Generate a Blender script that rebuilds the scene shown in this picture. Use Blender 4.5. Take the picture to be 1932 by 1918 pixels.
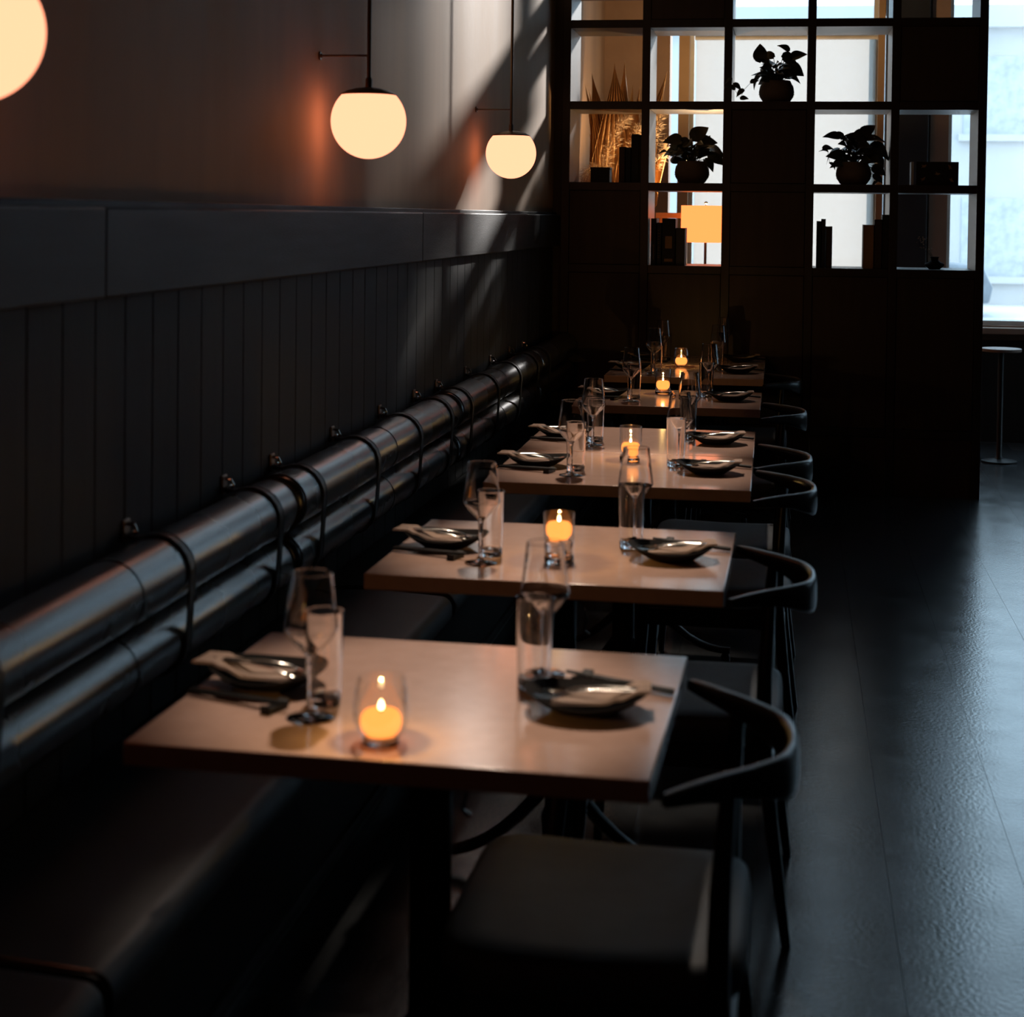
import bpy, bmesh, math, random
from mathutils import Vector, Matrix, Euler
random.seed(7)
PI = math.pi
scene = bpy.context.scene
COL = scene.collection
for o in list(bpy.data.objects): bpy.data.objects.remove(o)

# ------------------------------------------------------------------ camera
HC = 1.52
FPX, PSI, PITCH, ROLL, Y0 = 3180.0, math.radians(9.4725), math.radians(1.634), 0.01217, 496.4
Fv = Vector((-math.sin(PSI)*math.cos(PITCH), math.cos(PSI)*math.cos(PITCH), -math.sin(PITCH)))
R0 = Vector((math.cos(PSI), math.sin(PSI), 0)); D0 = Fv.cross(R0)
Rv = math.cos(ROLL)*R0 - math.sin(ROLL)*D0
Dv = math.sin(ROLL)*R0 + math.cos(ROLL)*D0
cd = bpy.data.cameras.new('camera'); cam = bpy.data.objects.new('camera', cd); COL.objects.link(cam)
m = Matrix.Identity(4)
for i in range(3):
    m[i][0] = Rv[i]; m[i][1] = -Dv[i]; m[i][2] = -Fv[i]
m[2][3] = HC
cam.matrix_world = m
cd.sensor_fit = 'HORIZONTAL'; cd.sensor_width = 36.0
cd.lens = 36.0*FPX/1932.0
cd.shift_y = -(959.0-Y0)/1932.0
cd.clip_start = 0.05; cd.clip_end = 400
cd.dof.use_dof = True; cd.dof.focus_distance = 7.4; cd.dof.aperture_fstop = 4.6
scene.camera = cam

# ------------------------------------------------------------------ world, sun, exposure
w = bpy.data.worlds.new('world'); scene.world = w; w.use_nodes = True
bg = w.node_tree.nodes['Background']
bg.inputs[0].default_value = (0.55, 0.80, 1.0, 1); bg.inputs[1].default_value = 3.3
sd = bpy.data.lights.new('sun', 'SUN'); sun = bpy.data.objects.new('sun', sd); COL.objects.link(sun)
sd.energy = 7.0; sd.angle = math.radians(3.2); sd.color = (1.0, 0.96, 0.92)
sun.rotation_euler = Vector((-0.30, -1.0, -0.33)).to_track_quat('-Z', 'Y').to_euler()
def portal(name, loc, normal, sx, sy):
    l = bpy.data.lights.new(name, 'AREA'); l.shape = 'RECTANGLE'; l.size = sx; l.size_y = sy
    l.cycles.is_portal = True
    o = bpy.data.objects.new(name, l); COL.objects.link(o); o.location = loc
    o.rotation_euler = Vector(normal).to_track_quat('-Z', 'Z').to_euler()
    return o
portal('window_portal', (1.9, 12.02, 2.65), (0, -1, 0), 5.8, 3.7)
vs = scene.view_settings
vs.view_transform = 'Standard'; vs.look = 'None'; vs.exposure = 0.0; vs.gamma = 1.0; vs.use_curve_mapping = False
cy = scene.cycles
cy.use_denoising = True; cy.max_bounces = 8; cy.transparent_max_bounces = 24
cy.diffuse_bounces = 4; cy.glossy_bounces = 4; cy.transmission_bounces = 8
cy.caustics_reflective = False; cy.caustics_refractive = False
cy.sample_clamp_indirect = 4.0

# ------------------------------------------------------------------ materials
MATS = {}
def _nt(name):
    m = bpy.data.materials.new(name); m.use_nodes = True
    nt = m.node_tree; nt.nodes.clear()
    out = nt.nodes.new('ShaderNodeOutputMaterial')
    MATS[name] = m
    return m, nt, out
def pbr(name, c1, c2=None, rough=0.5, metal=0.0, spec=0.5, scale=6.0, stretch=(1, 1, 1), bump=0.0, bscale=80.0, rvar=0.0, coat=0.0, detail=4.0, randomize=0.0):
    m, nt, out = _nt(name); N = nt.nodes.new; L = nt.links.new
    p = N('ShaderNodeBsdfPrincipled'); L(p.outputs[0], out.inputs[0])
    p.inputs['Roughness'].default_value = rough; p.inputs['Metallic'].default_value = metal
    p.inputs['Specular IOR Level'].default_value = spec; p.inputs['Coat Weight'].default_value = coat; p.inputs['Coat Roughness'].default_value = min(rough, 0.3)
    if c2 is None: c2 = tuple(min(1, v*1.35+0.002) for v in c1)
    tc = N('ShaderNodeTexCoord'); mp = N('ShaderNodeMapping'); mp.inputs['Scale'].default_value = stretch
    L(tc.outputs['Object'], mp.inputs[0])
    nz = N('ShaderNodeTexNoise'); nz.inputs['Scale'].default_value = scale; nz.inputs['Detail'].default_value = detail
    L(mp.outputs[0], nz.inputs['Vector'])
    cr = N('ShaderNodeValToRGB'); cr.color_ramp.elements[0].position = 0.3; cr.color_ramp.elements[1].position = 0.7
    cr.color_ramp.elements[0].color = (*c1, 1); cr.color_ramp.elements[1].color = (*c2, 1)
    L(nz.outputs[0], cr.inputs[0])
    col = cr.outputs[0]
    if randomize:
        oi = N('ShaderNodeObjectInfo'); mr = N('ShaderNodeMapRange'); mr.inputs[3].default_value = 1-randomize; mr.inputs[4].default_value = 1+randomize
        L(oi.outputs['Random'], mr.inputs[0])
        hs = N('ShaderNodeHueSaturation'); L(mr.outputs[0], hs.inputs['Value']); L(col, hs.inputs['Color']); col = hs.outputs[0]
    L(col, p.inputs['Base Color'])
    if rvar:
        mr = N('ShaderNodeMapRange'); mr.inputs[3].default_value = max(0.02, rough-rvar); mr.inputs[4].default_value = rough+rvar
        L(nz.outputs[0], mr.inputs[0]); L(mr.outputs[0], p.inputs['Roughness'])
    if bump:
        n2 = N('ShaderNodeTexNoise'); n2.inputs['Scale'].default_value = bscale; n2.inputs['Detail'].default_value = 3
        L(mp.outputs[0], n2.inputs['Vector'])
        b = N('ShaderNodeBump'); b.inputs['Strength'].default_value = bump; b.inputs['Distance'].default_value = 0.004
        L(n2.outputs[0], b.inputs['Height']); L(b.outputs[0], p.inputs['Normal'])
    return m
def emis(name, c, s=1.0):
    m, nt, out = _nt(name); e = nt.nodes.new('ShaderNodeEmission')
    e.inputs[0].default_value = (*c, 1); e.inputs[1].default_value = s
    nt.links.new(e.outputs[0], out.inputs[0]); return m
def thin_glass(name, tint=(1, 1, 1), base=0.045, rough=0.02, power=3.5, top=0.9):
    m, nt, out = _nt(name); N = nt.nodes.new; L = nt.links.new
    tr = N('ShaderNodeBsdfTransparent'); tr.inputs[0].default_value = (*tint, 1)
    gl = N('ShaderNodeBsdfGlossy'); gl.inputs['Roughness'].default_value = rough; gl.inputs[0].default_value = (1, 1, 1, 1)
    lw = N('ShaderNodeLayerWeight'); lw.inputs[0].default_value = 0.5
    pw = N('ShaderNodeMath'); pw.operation = 'POWER'; pw.inputs[1].default_value = power; L(lw.outputs['Facing'], pw.inputs[0])
    mr = N('ShaderNodeMapRange'); mr.inputs[3].default_value = base; mr.inputs[4].default_value = top; L(pw.outputs[0], mr.inputs[0])
    mx = N('ShaderNodeMixShader'); L(mr.outputs[0], mx.inputs[0]); L(tr.outputs[0], mx.inputs[1]); L(gl.outputs[0], mx.inputs[2])
    L(mx.outputs[0], out.inputs[0]); return m

pbr('plaster', (0.36, 0.225, 0.130), (0.46, 0.295, 0.175), rough=0.65, spec=0.18, scale=1.6, stretch=(1, 3.0, 0.35), bump=0.15, bscale=40, rvar=0.12)
pbr('ceiling_paint', (0.10, 0.085, 0.075), rough=0.8)
pbr('wall_paint', (0.10, 0.085, 0.075), rough=0.7)
pbr('brown_wall', (0.30, 0.20, 0.145), (0.36, 0.24, 0.175), rough=0.7, bump=0.1, bscale=60)
pbr('tan_column', (0.50, 0.34, 0.20), (0.56, 0.38, 0.23), rough=0.6)
pbr('dark_wood', (0.010, 0.009, 0.0085), (0.015, 0.013, 0.0115), rough=0.55, spec=0.3, scale=5, stretch=(8, 0.6, 8), bump=0.25, bscale=60, rvar=0.08)
pbr('plank_wood', (0.0135, 0.0115, 0.0105), (0.018, 0.015, 0.013), rough=0.6, spec=0.25, scale=5, stretch=(8, 8, 0.6), bump=0.2, bscale=50, randomize=0.25)
pbr('black_leather', (0.011, 0.0125, 0.0145), (0.015, 0.017, 0.020), rough=0.27, spec=1.0, coat=0.5, scale=3, bump=0.12, bscale=260, rvar=0.05)
pbr('seat_leather', (0.013, 0.015, 0.018), (0.019, 0.021, 0.024), rough=0.5, scale=3, bump=0.12, bscale=260)
pbr('strap_leather', (0.008, 0.008, 0.008), rough=0.45, bump=0.1, bscale=300)
pbr('table_laminate', (0.57, 0.375, 0.30), (0.62, 0.415, 0.335), rough=0.13, scale=30, bump=0.02, bscale=300, spec=0.5)
pbr('black_metal', (0.008, 0.008, 0.009), rough=0.42, metal=0.0, spec=0.4)
pbr('chair_wood', (0.012, 0.009, 0.007), (0.018, 0.013, 0.010), rough=0.28, spec=0.4, scale=10, stretch=(1, 1, 1))
pbr('chair_seat', (0.045, 0.056, 0.068), (0.058, 0.070, 0.083), rough=0.62, scale=20, bump=0.1, bscale=400)
pbr('floor_tile', (0.024, 0.028, 0.032), (0.044, 0.050, 0.055), rough=0.21, spec=0.6, scale=5.0, stretch=(1, 1, 1), bump=0.16, bscale=90, rvar=0.08, detail=10, randomize=0.08)
pbr('floor_grout', (0.012, 0.012, 0.013), rough=0.7)
pbr('shelf_wood', (0.030, 0.021, 0.0155), (0.042, 0.029, 0.021), rough=0.40, scale=4, stretch=(6, 6, 0.5), bump=0.08, bscale=60)
pbr('panel_wood', (0.045, 0.029, 0.020), (0.062, 0.040, 0.027), rough=0.5, scale=4, stretch=(6, 6, 0.5), bump=0.08, bscale=60, randomize=0.12)
pbr('bronze', (0.16, 0.11, 0.075), rough=0.38, metal=0.85)
pbr('steel', (0.34, 0.32, 0.29), rough=0.14, metal=1.0)
pbr('black_ceramic', (0.012, 0.0105, 0.0095), (0.014, 0.0115, 0.010), rough=0.75, spec=0.06, scale=20)
pbr('napkin_cloth', (0.42, 0.295, 0.23), (0.48, 0.345, 0.27), rough=0.9, scale=40, bump=0.2, bscale=500)
pbr('lacquer_black', (0.008, 0.008, 0.008), rough=0.5, spec=0.2)
pbr('pot_clay', (0.15, 0.105, 0.075), (0.20, 0.145, 0.10), rough=0.7, scale=14, bump=0.3, bscale=90)
pbr('soil', (0.015, 0.011, 0.008), rough=0.95, bump=0.6, bscale=80)
pbr('leaf', (0.034, 0.042, 0.024), (0.060, 0.060, 0.036), rough=0.45, scale=10)
pbr('stem', (0.030, 0.024, 0.014), rough=0.6)
pbr('straw', (0.62, 0.38, 0.17), (0.76, 0.50, 0.25), rough=0.8, scale=6, stretch=(6, 6, 1))
pbr('pampas', (0.60, 0.46, 0.33), (0.72, 0.57, 0.42), rough=0.9)
pbr('paper', (0.62, 0.56, 0.47), rough=0.9, scale=50, stretch=(20, 1, 1))
pbr('window_frame_dark', (0.018, 0.022, 0.028), rough=0.5)
pbr('window_frame_white', (0.62, 0.62, 0.60), rough=0.5)
pbr('ledge_oak', (0.55, 0.36, 0.18), (0.62, 0.42, 0.22), rough=0.5, scale=6, stretch=(1, 8, 8))
pbr('asphalt', (0.45, 0.45, 0.45), rough=0.9, bump=0.2)
pbr('snow_pavement', (0.78, 0.78, 0.78), (0.84, 0.84, 0.84), rough=0.9)
pbr('concrete_facade', (0.52, 0.52, 0.52), (0.60, 0.59, 0.58), rough=0.9, scale=0.6)
pbr('pale_facade', (0.66, 0.68, 0.70), (0.74, 0.75, 0.76), rough=0.9, scale=0.6)
pbr('facade_glass', (0.42, 0.45, 0.48), rough=0.15)
pbr('car_paint_grey', (0.22, 0.24, 0.27), rough=0.3, coat=0.5)
pbr('car_paint_white', (0.60, 0.60, 0.60), rough=0.3, coat=0.5)
pbr('rubber', (0.02, 0.02, 0.02), rough=0.8)
pbr('stool_top', (0.28, 0.20, 0.16), rough=0.5)
thin_glass('clear_glass')
def hybrid_glass(name, f):
    m = thin_glass(name, base=0.025, power=5.0, top=0.9); nt = m.node_tree; out = nt.nodes['Material Output']; thin = out.inputs[0].links[0].from_socket
    gb = nt.nodes.new('ShaderNodeBsdfGlass'); gb.inputs['IOR'].default_value = 1.45
    mx = nt.nodes.new('ShaderNodeMixShader'); mx.inputs[0].default_value = f
    nt.links.new(thin, mx.inputs[1]); nt.links.new(gb.outputs[0], mx.inputs[2]); nt.links.new(mx.outputs[0], out.inputs[0])
hybrid_glass('tumbler_glass', 1.0)
hybrid_glass('bowl_glass', 1.0)
thin_glass('window_glass', base=0.03, power=4)
thin_glass('candle_glass', base=0.06, power=3)
m, nt, out = _nt('solid_glass')
g_ = nt.nodes.new('ShaderNodeBsdfGlass'); g_.inputs['IOR'].default_value = 1.5; g_.inputs['Roughness'].default_value = 0.0
nt.links.new(g_.outputs[0], out.inputs[0])
emis('opal_glow', (2.3, 0.76, 0.42), 1.0)
emis('lamp_shade_glow', (2.6, 0.50, 0.125), 1.0)
emis('wax_glow', (2.2, 0.60, 0.115), 1.0)
emis('flame', (12.0, 8.0, 3.5), 1.0)
# sheer blind: part open weave, part cloth that scatters the daylight
m, nt, out = _nt('sheer_blind')
t_ = nt.nodes.new('ShaderNodeBsdfTransparent'); t_.inputs[0].default_value = (1, 1, 1, 1)
tl = nt.nodes.new('ShaderNodeBsdfTranslucent'); tl.inputs[0].default_value = (0.43, 0.40, 0.37, 1)
wv = nt.nodes.new('ShaderNodeTexNoise'); wv.inputs['Scale'].default_value = 12
tcn = nt.nodes.new('ShaderNodeTexCoord'); nt.links.new(tcn.outputs['Object'], wv.inputs['Vector'])
mr_ = nt.nodes.new('ShaderNodeMapRange'); mr_.inputs[3].default_value = 0.70; mr_.inputs[4].default_value = 0.74
nt.links.new(wv.outputs[0], mr_.inputs[0])
mx_ = nt.nodes.new('ShaderNodeMixShader'); nt.links.new(mr_.outputs[0], mx_.inputs[0])
nt.links.new(t_.outputs[0], mx_.inputs[1]); nt.links.new(tl.outputs[0], mx_.inputs[2]); nt.links.new(mx_.outputs[0], out.inputs[0])
# book cover cloths
BOOKC = {'navy': (0.012, 0.015, 0.024), 'black': (0.010, 0.010, 0.011), 'brown': (0.05, 0.028, 0.016), 'tan': (0.30, 0.17, 0.08), 'grey': (0.05, 0.055, 0.06), 'olive': (0.028, 0.026, 0.018)}
for k, c in BOOKC.items(): pbr('cloth_'+k, c, rough=0.7, bump=0.15, bscale=400)
pbr('gilt', (0.26, 0.14, 0.05), rough=0.5)

# ------------------------------------------------------------------ helpers
class MB:
    def __init__(self): self.v = []; self.f = []
    def add(self, vs, fs):
        n = len(self.v); self.v += [tuple(p) for p in vs]; self.f += [tuple(i+n for i in q) for q in fs]; return self
    def box(self, x0, x1, y0, y1, z0, z1):
        return self.add([(x0, y0, z0), (x1, y0, z0), (x1, y1, z0), (x0, y1, z0), (x0, y0, z1), (x1, y0, z1), (x1, y1, z1), (x0, y1, z1)],
                        [(3, 2, 1, 0), (4, 5, 6, 7), (0, 1, 5, 4), (1, 2, 6, 5), (2, 3, 7, 6), (3, 0, 4, 7)])
    def lathe(self, prof, n=24, cx=0, cy=0, cz=0, cap=False):
        vs = []; fs = []; k = len(prof)
        for i in range(n):
            a = 2*PI*i/n
            for (r, z) in prof: vs.append((cx+r*math.cos(a), cy+r*math.sin(a), cz+z))
        for i in range(n):
            j = (i+1) % n
            for q in range(k-1):
                fs.append((i*k+q, j*k+q, j*k+q+1, i*k+q+1))
        if cap:
            fs.append(tuple(i*k for i in reversed(range(n)))); fs.append(tuple(i*k+k-1 for i in range(n)))
        return self.add(vs, fs)
    def tube(self, pts, r, n=8, flat=1.0, up=None, cap=True):
        pts = [Vector(p) for p in pts]; m = len(pts)
        rs = r if isinstance(r, (list, tuple)) else [r]*m
        vs = []; fs = []
        prev = None
        for i, p in enumerate(pts):
            t = (pts[min(i+1, m-1)]-pts[max(i-1, 0)]).normalized()
            if up is not None: a = Vector(up)
            elif prev is not None: a = prev
            else: a = Vector((0, 0, 1)) if abs(t.z) < 0.9 else Vector((1, 0, 0))
            a = (a-t*a.dot(t)).normalized(); b = t.cross(a); prev = a
            ri = rs[i]; ra, rb = (ri if isinstance(ri, tuple) else (ri, ri*flat))
            for k in range(n):
                th = 2*PI*k/n
                vs.append(p+a*(ra*math.cos(th))+b*(rb*math.sin(th)))
        for i in range(m-1):
            for k in range(n):
                k2 = (k+1) % n
                fs.append((i*n+k, i*n+k2, (i+1)*n+k2, (i+1)*n+k))
        if cap:
            fs.append(tuple(reversed(range(n)))); fs.append(tuple((m-1)*n+k for k in range(n)))
        return self.add(vs, fs)
    def ribbon(self, pts, width_axis, w, th):
        # a strap: path pts, constant width along width_axis, thickness th
        pts = [Vector(p) for p in pts]; W = Vector(width_axis).normalized(); m = len(pts); vs = []; fs = []
        for i, p in enumerate(pts):
            t = (pts[min(i+1, m-1)]-pts[max(i-1, 0)]).normalized(); nrm = t.cross(W).normalized()
            for (sw, sn) in ((-1, -1), (1, -1), (1, 1), (-1, 1)): vs.append(p+W*(sw*w/2)+nrm*(sn*th/2))
        for i in range(m-1):
            for k in range(4):
                k2 = (k+1) % 4
                fs.append((i*4+k, i*4+k2, (i+1)*4+k2, (i+1)*4+k))
        fs.append((3, 2, 1, 0)); e = (m-1)*4; fs.append((e, e+1, e+2, e+3))
        return self.add(vs, fs)
    def mesh(self, name, mat, bevel=0.0, seg=2, smooth=True, angle=40):
        me = bpy.data.meshes.new(name); me.from_pydata(self.v, [], self.f)
        bm = bmesh.new(); bm.from_mesh(me)
        bmesh.ops.remove_doubles(bm, verts=bm.verts, dist=1e-6)
        bmesh.ops.recalc_face_normals(bm, faces=bm.faces)
        if bevel:
            es = [e for e in bm.edges if len(e.link_faces) == 2 and e.calc_face_angle(0) > math.radians(50)]
            bm.normal_update(); on = [fc.normal.copy() for fc in bm.faces]
            bmesh.ops.bevel(bm, geom=es, offset=bevel, segments=seg, affect='EDGES', profile=0.6, clamp_overlap=True)
            bm.normal_update()
            for fc in bm.faces: fc.smooth = not any(fc.normal.dot(q) > 0.9994 for q in on)
        bm.to_mesh(me); bm.free()
        if mat: me.materials.append(MATS[mat])
        if smooth:
            if not bevel:
                for p in me.polygons: p.use_smooth = True
                me.set_sharp_from_angle(angle=math.radians(angle))
        return me
    def build(self, name, mat, parent=None, **kw):
        me = self.mesh(name, mat, **kw); return link(name, me, parent)
def link(name, data, parent=None, loc=None, rot=None):
    o = bpy.data.objects.new(name, data); COL.objects.link(o)
    if parent: o.parent = parent
    if loc is not None: o.location = loc
    if rot is not None: o.rotation_euler = rot
    return o
def tag(o, label, cat, group=None):
    o['label'] = label; o['category'] = cat
    if group: o['group'] = group
    return o
def thing(name, label, cat, loc=(0, 0, 0), rz=0.0, group=None):
    o = bpy.data.objects.new(name, None); COL.objects.link(o); o.empty_display_size = 0.05
    o.location = loc; o.rotation_euler = (0, 0, rz)
    return tag(o, label, cat, group)
def struct(o, label=None):
    o['kind'] = 'structure'
    if label: o['label'] = label
    return o
def copy_tree(o, parent=None):
    c = o.copy(); COL.objects.link(c); c.parent = parent
    for ch in list(o.children): copy_tree(ch, c)
    return c
def box(x0, x1, y0, y1, z0, z1): return MB().box(x0, x1, y0, y1, z0, z1)
def plight(name, parent, loc, energy, color, radius=0.02):
    l = bpy.data.lights.new(name, 'POINT'); l.energy = energy; l.color = color; l.shadow_soft_size = radius
    return link(name, l, parent, loc)

# ------------------------------------------------------------------ room shell
XW, XR, YF, YB, ZC = -1.35, 5.0, -2.6, 12.0, 4.6
SY0, SY1 = 9.459, 9.90          # shelf partition front / back
fl = struct(box(XW-0.2, XR+0.2, YF-0.2, YB+0.2, -0.14, -0.004).build('floor', 'floor_grout'), 'dark worn tiled floor with a soft bluish sheen')
TW, TL = 0.305, 0.61
tile = box(0.0006, TW-0.0006, 0.0002, TL-0.0002, -0.02, 0.0).mesh('floor_tile', 'floor_tile')
nx0, nx1 = -3, 6
cnt = 0
for ix in range(nx0, nx1):
    for iy in range(24):
        x = 0.24+ix*TW; y = 1.2+iy*TL-(TL/2 if ix % 2 else 0)
        if y+TL > YB: continue
        link('floor_tile', tile, fl, (x, y, 0)); cnt += 1
# floor beyond what the picture can tell apart, flush with the tiles
rest = MB()
X0t, X1t = 0.24+nx0*TW, 0.24+nx1*TW
rest.box(XW, X0t, YF, YB, -0.02, 0).box(X1t, XR, YF, YB, -0.02, 0).box(X0t, X1t, YF, 0.85, -0.02, 0)
rest.build('floor_field', 'floor_tile', fl)
struct(box(XW-0.2, XR+0.2, YF-0.2, YB+0.2, ZC, ZC+0.15).build('ceiling', 'ceiling_paint'), 'dark painted ceiling')
wl = struct(box(XW-0.15, XW, YF, YB, 0, ZC).build('wall_left', 'plaster'), 'brown polished plaster wall above dark planks')
# vertical wainscot planks
PW = 0.1492
pl = box(0, 0.014, 0.0014, PW-0.0014, 0.0, 1.36).mesh('plank', 'plank_wood', bevel=0.0022, seg=1)
k0 = math.floor((-0.5-2.797)/PW)
y = 2.797+k0*PW
while y+PW < YB:
    if not (SY0-0.02 < y+PW and y < SY1+0.02):
        link('plank', pl, wl, (XW, y, 0))
    y += PW
back_strip = box(XW, XW+0.003, -0.5, YB, 0, 1.36).build('plank_backing', 'strap_leather', wl)
# ledge board and cap
tr1 = struct(box(XW, XW+0.030, -0.5, SY0, 1.352, 1.50).build('trim_1', 'plank_wood'), 'deep dark rail board along the plaster wall')
for (a, b) in ((-0.5, 0.25), (0.252, 3.069), (3.071, 5.879), (5.881, 8.69), (8.692, SY0)):
    box(XW+0.030, XW+0.046, a, b, 1.350, 1.526).build('board', 'dark_wood', tr1, bevel=0.005)
tr2 = struct(box(XW, XW+0.022, -0.5, SY0, 1.5, 1.5395).build('trim_2', 'dark_wood', bevel=0.002), 'thin cap strip above the rail board')
struct(box(XW-0.15, XR+0.15, YF-0.15, YF, 0, ZC).build('wall_front', 'wall_paint'))
# right wall with three windows
WR = [(10.2, 11.6)]
mb = MB(); mb.box(XR, XR+0.15, YF, YB, 0, 0.9).box(XR, XR+0.15, YF, YB, 3.2, ZC)
e = YF
for (a, b) in WR+[(YB, YB)]:
    mb.box(XR, XR+0.15, e, a, 0.9, 3.2); e = b
struct(mb.build('wall_right', 'wall_paint'))
for i, (a, b) in enumerate(WR):
    wf = MB(); wf.box(XR+0.04, XR+0.10, a, a+0.06, 0.9, 3.2).box(XR+0.04, XR+0.10, b-0.06, b, 0.9, 3.2).box(XR+0.04, XR+0.10, a, b, 0.9, 0.96).box(XR+0.04, XR+0.10, a, b, 3.14, 3.2).box(XR+0.05, XR+0.09, (a+b)/2-0.025, (a+b)/2+0.025, 0.96, 3.14)
    o = struct(wf.build('window_%d' % (i+3), 'window_frame_dark'))
    box(XR+0.066, XR+0.072, a+0.06, b-0.06, 0.96, 3.14).build('pane', 'window_glass', o)
# back window wall
ZS, ZH = 0.80, 4.5
mb = MB(); mb.box(XW, XR, YB, YB+0.2, 0, ZS).box(XW, XR, YB, YB+0.2, ZH, ZC).box(XW-0.15, -0.884, YB, YB+0.2, ZS, ZH)
mb.box(0.917, 1.04, YB-0.05, YB+0.2, ZS, ZH)
wb = struct(mb.build('wall_back', 'brown_wall'), 'brown street wall around tall bright windows')
box(1.04, XR, YB-0.03, YB, 0.0, ZS-0.10).build('wainscot', 'plank_wood', wb)
box(-0.82, -0.745, YB-0.02, YB+0.2, ZS, ZH).build('column', 'tan_column', wb)
box(0.558, 0.605, YB-0.02, YB+0.2, ZS, ZH).build('column', 'tan_column', wb)
MB().tube([(0.628, YB-0.06, ZS), (0.628, YB-0.06, ZC)], 0.022, 12).build('pipe', 'window_frame_dark', wb)
box(0.70, 0.90, YB-0.10, YB+0.2, 0, ZC).build('pillar', 'window_frame_dark', wb, bevel=0.004)
box(0.90, 0.917, YB-0.01, YB+0.2, ZS, ZH).build('pillar_edge', 'window_frame_white', wb)
def window(n, x0, x1, mull, mat='window_frame_white'):
    f = MB(); y0, y1 = YB+0.05, YB+0.12
    f.box(x0, x0+0.03, y0, y1, ZS, ZH).box(x1-0.03, x1, y0, y1, ZS, ZH).box(x0, x1, y0, y1, ZS, ZS+0.03).box(x0, x1, y0, y1, ZH-0.05, ZH)
    for xm in mull: f.box(xm-0.025, xm+0.025, y0, y1, ZS, ZH)
    o = struct(f.build('window_%d' % n, mat))
    box(x0+0.03, x1-0.03, YB+0.08, YB+0.086, ZS+0.03, ZH-0.05).build('pane', 'window_glass', o)
    return o
window(1, -0.745, 0.558, [])
tp = MB(); tp.box(-0.36, -0.135, YB+0.03, YB+0.14, 3.10, ZH).box(0.345, 0.455, YB+0.03, YB+0.14, 3.10, ZH).box(0.525, 0.556, YB+0.03, YB+0.14, 3.10, ZH)  # unseen panels placed high up to cut the sun into streaks
tp.build('sun_cut_panel', 'window_frame_white', bpy.data.objects['window_1'])
box(0.605, 0.70, YB+0.02, YB+0.16, 2.95, ZH).build('sun_blocking', 'brown_wall', wb)  # unseen infill added above the slit to keep the sun out
window(2, 1.04, 3.1, [])
box(3.1, XR, YB, YB+0.2, ZS, ZH).build('pier', 'wall_paint', wb)
struct(box(1.04, 4.9, YB-0.10, YB+0.02, ZS-0.055, ZS-0.012).build('trim_3', 'brown_wall', bevel=0.004), 'low window sill right of the shelf')
bl = thing('roller_blind', 'pale sheer roller blind hanging in the window behind the shelf', 'blind', (-0.1, YB+0.02, 2.78))
box(-0.60, 0.645, -0.0008, 0.0008, -1.95, 0.0).build('cloth', 'sheer_blind', bl)
MB().tube([(-0.61, 0, 0.01), (0.655, 0, 0.01)], 0.018, 10).build('roller', 'window_frame_white', bl)
MB().tube([(-0.60, 0, -1.95), (0.645, 0, -1.95)], 0.008, 8).build('bottom_bar', 'window_frame_white', bl)

# ------------------------------------------------------------------ shelf partition
XC = [-1.278, -0.8295, -0.3745, 0.083, 0.538, 1.001]     # upright centres
ZB = [1.226, 1.689, 2.144, 2.600]                        # board centres
ZTOP = 2.83; TH = 0.0225
sh = thing('shelf_partition', 'tall dark wood shelf partition of square open and closed cells', 'shelf', (0, SY0, 0))
D = SY1-SY0
for i, x in enumerate(XC):
    box(x-TH, x+TH, 0.0, D, 0.0, ZTOP).build('upright', 'shelf_wood', sh, bevel=0.0015, seg=1)
for z in ZB+[ZTOP-TH, 0.345]:
    for i in range(5):
        box(XC[i]+TH, XC[i+1]-TH, 0.001, D-0.001, z-TH, z+TH).build('shelf_board', 'shelf_wood', sh, bevel=0.0015, seg=1)
def panel(i, z0, z1):
    p = box(XC[i]+TH+0.002, XC[i+1]-TH-0.002, 0.006, 0.026, z0+0.002, z1-0.002).build('panel', 'panel_wood', sh, bevel=0.002, seg=1)
    box(XC[i]+TH, XC[i+1]-TH, D-0.022, D-0.006, z0, z1).build('back_panel', 'panel_wood', sh); return p
for i in range(5):
    panel(i, 0.345+TH, ZB[0]-TH)
    box(XC[i]+TH+0.001, XC[i+1]-TH-0.001, 0.012, 0.03, 0.0, 0.345-TH).build('plinth', 'panel_wood', sh)
box(XC[0]-TH-0.05, XC[0]-TH, 0.02, D-0.02, 0, ZTOP).build('filler', 'panel_wood', sh)
panel(0, ZB[0]+TH, ZB[1]-TH); panel(2, ZB[0]+TH, ZB[1]-TH); panel(2, ZB[1]+TH, ZB[2]-TH)
panel(4, ZB[2]+TH, ZB[3]-TH); panel(1, ZB[3]+TH, ZTOP-2*TH)

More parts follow.
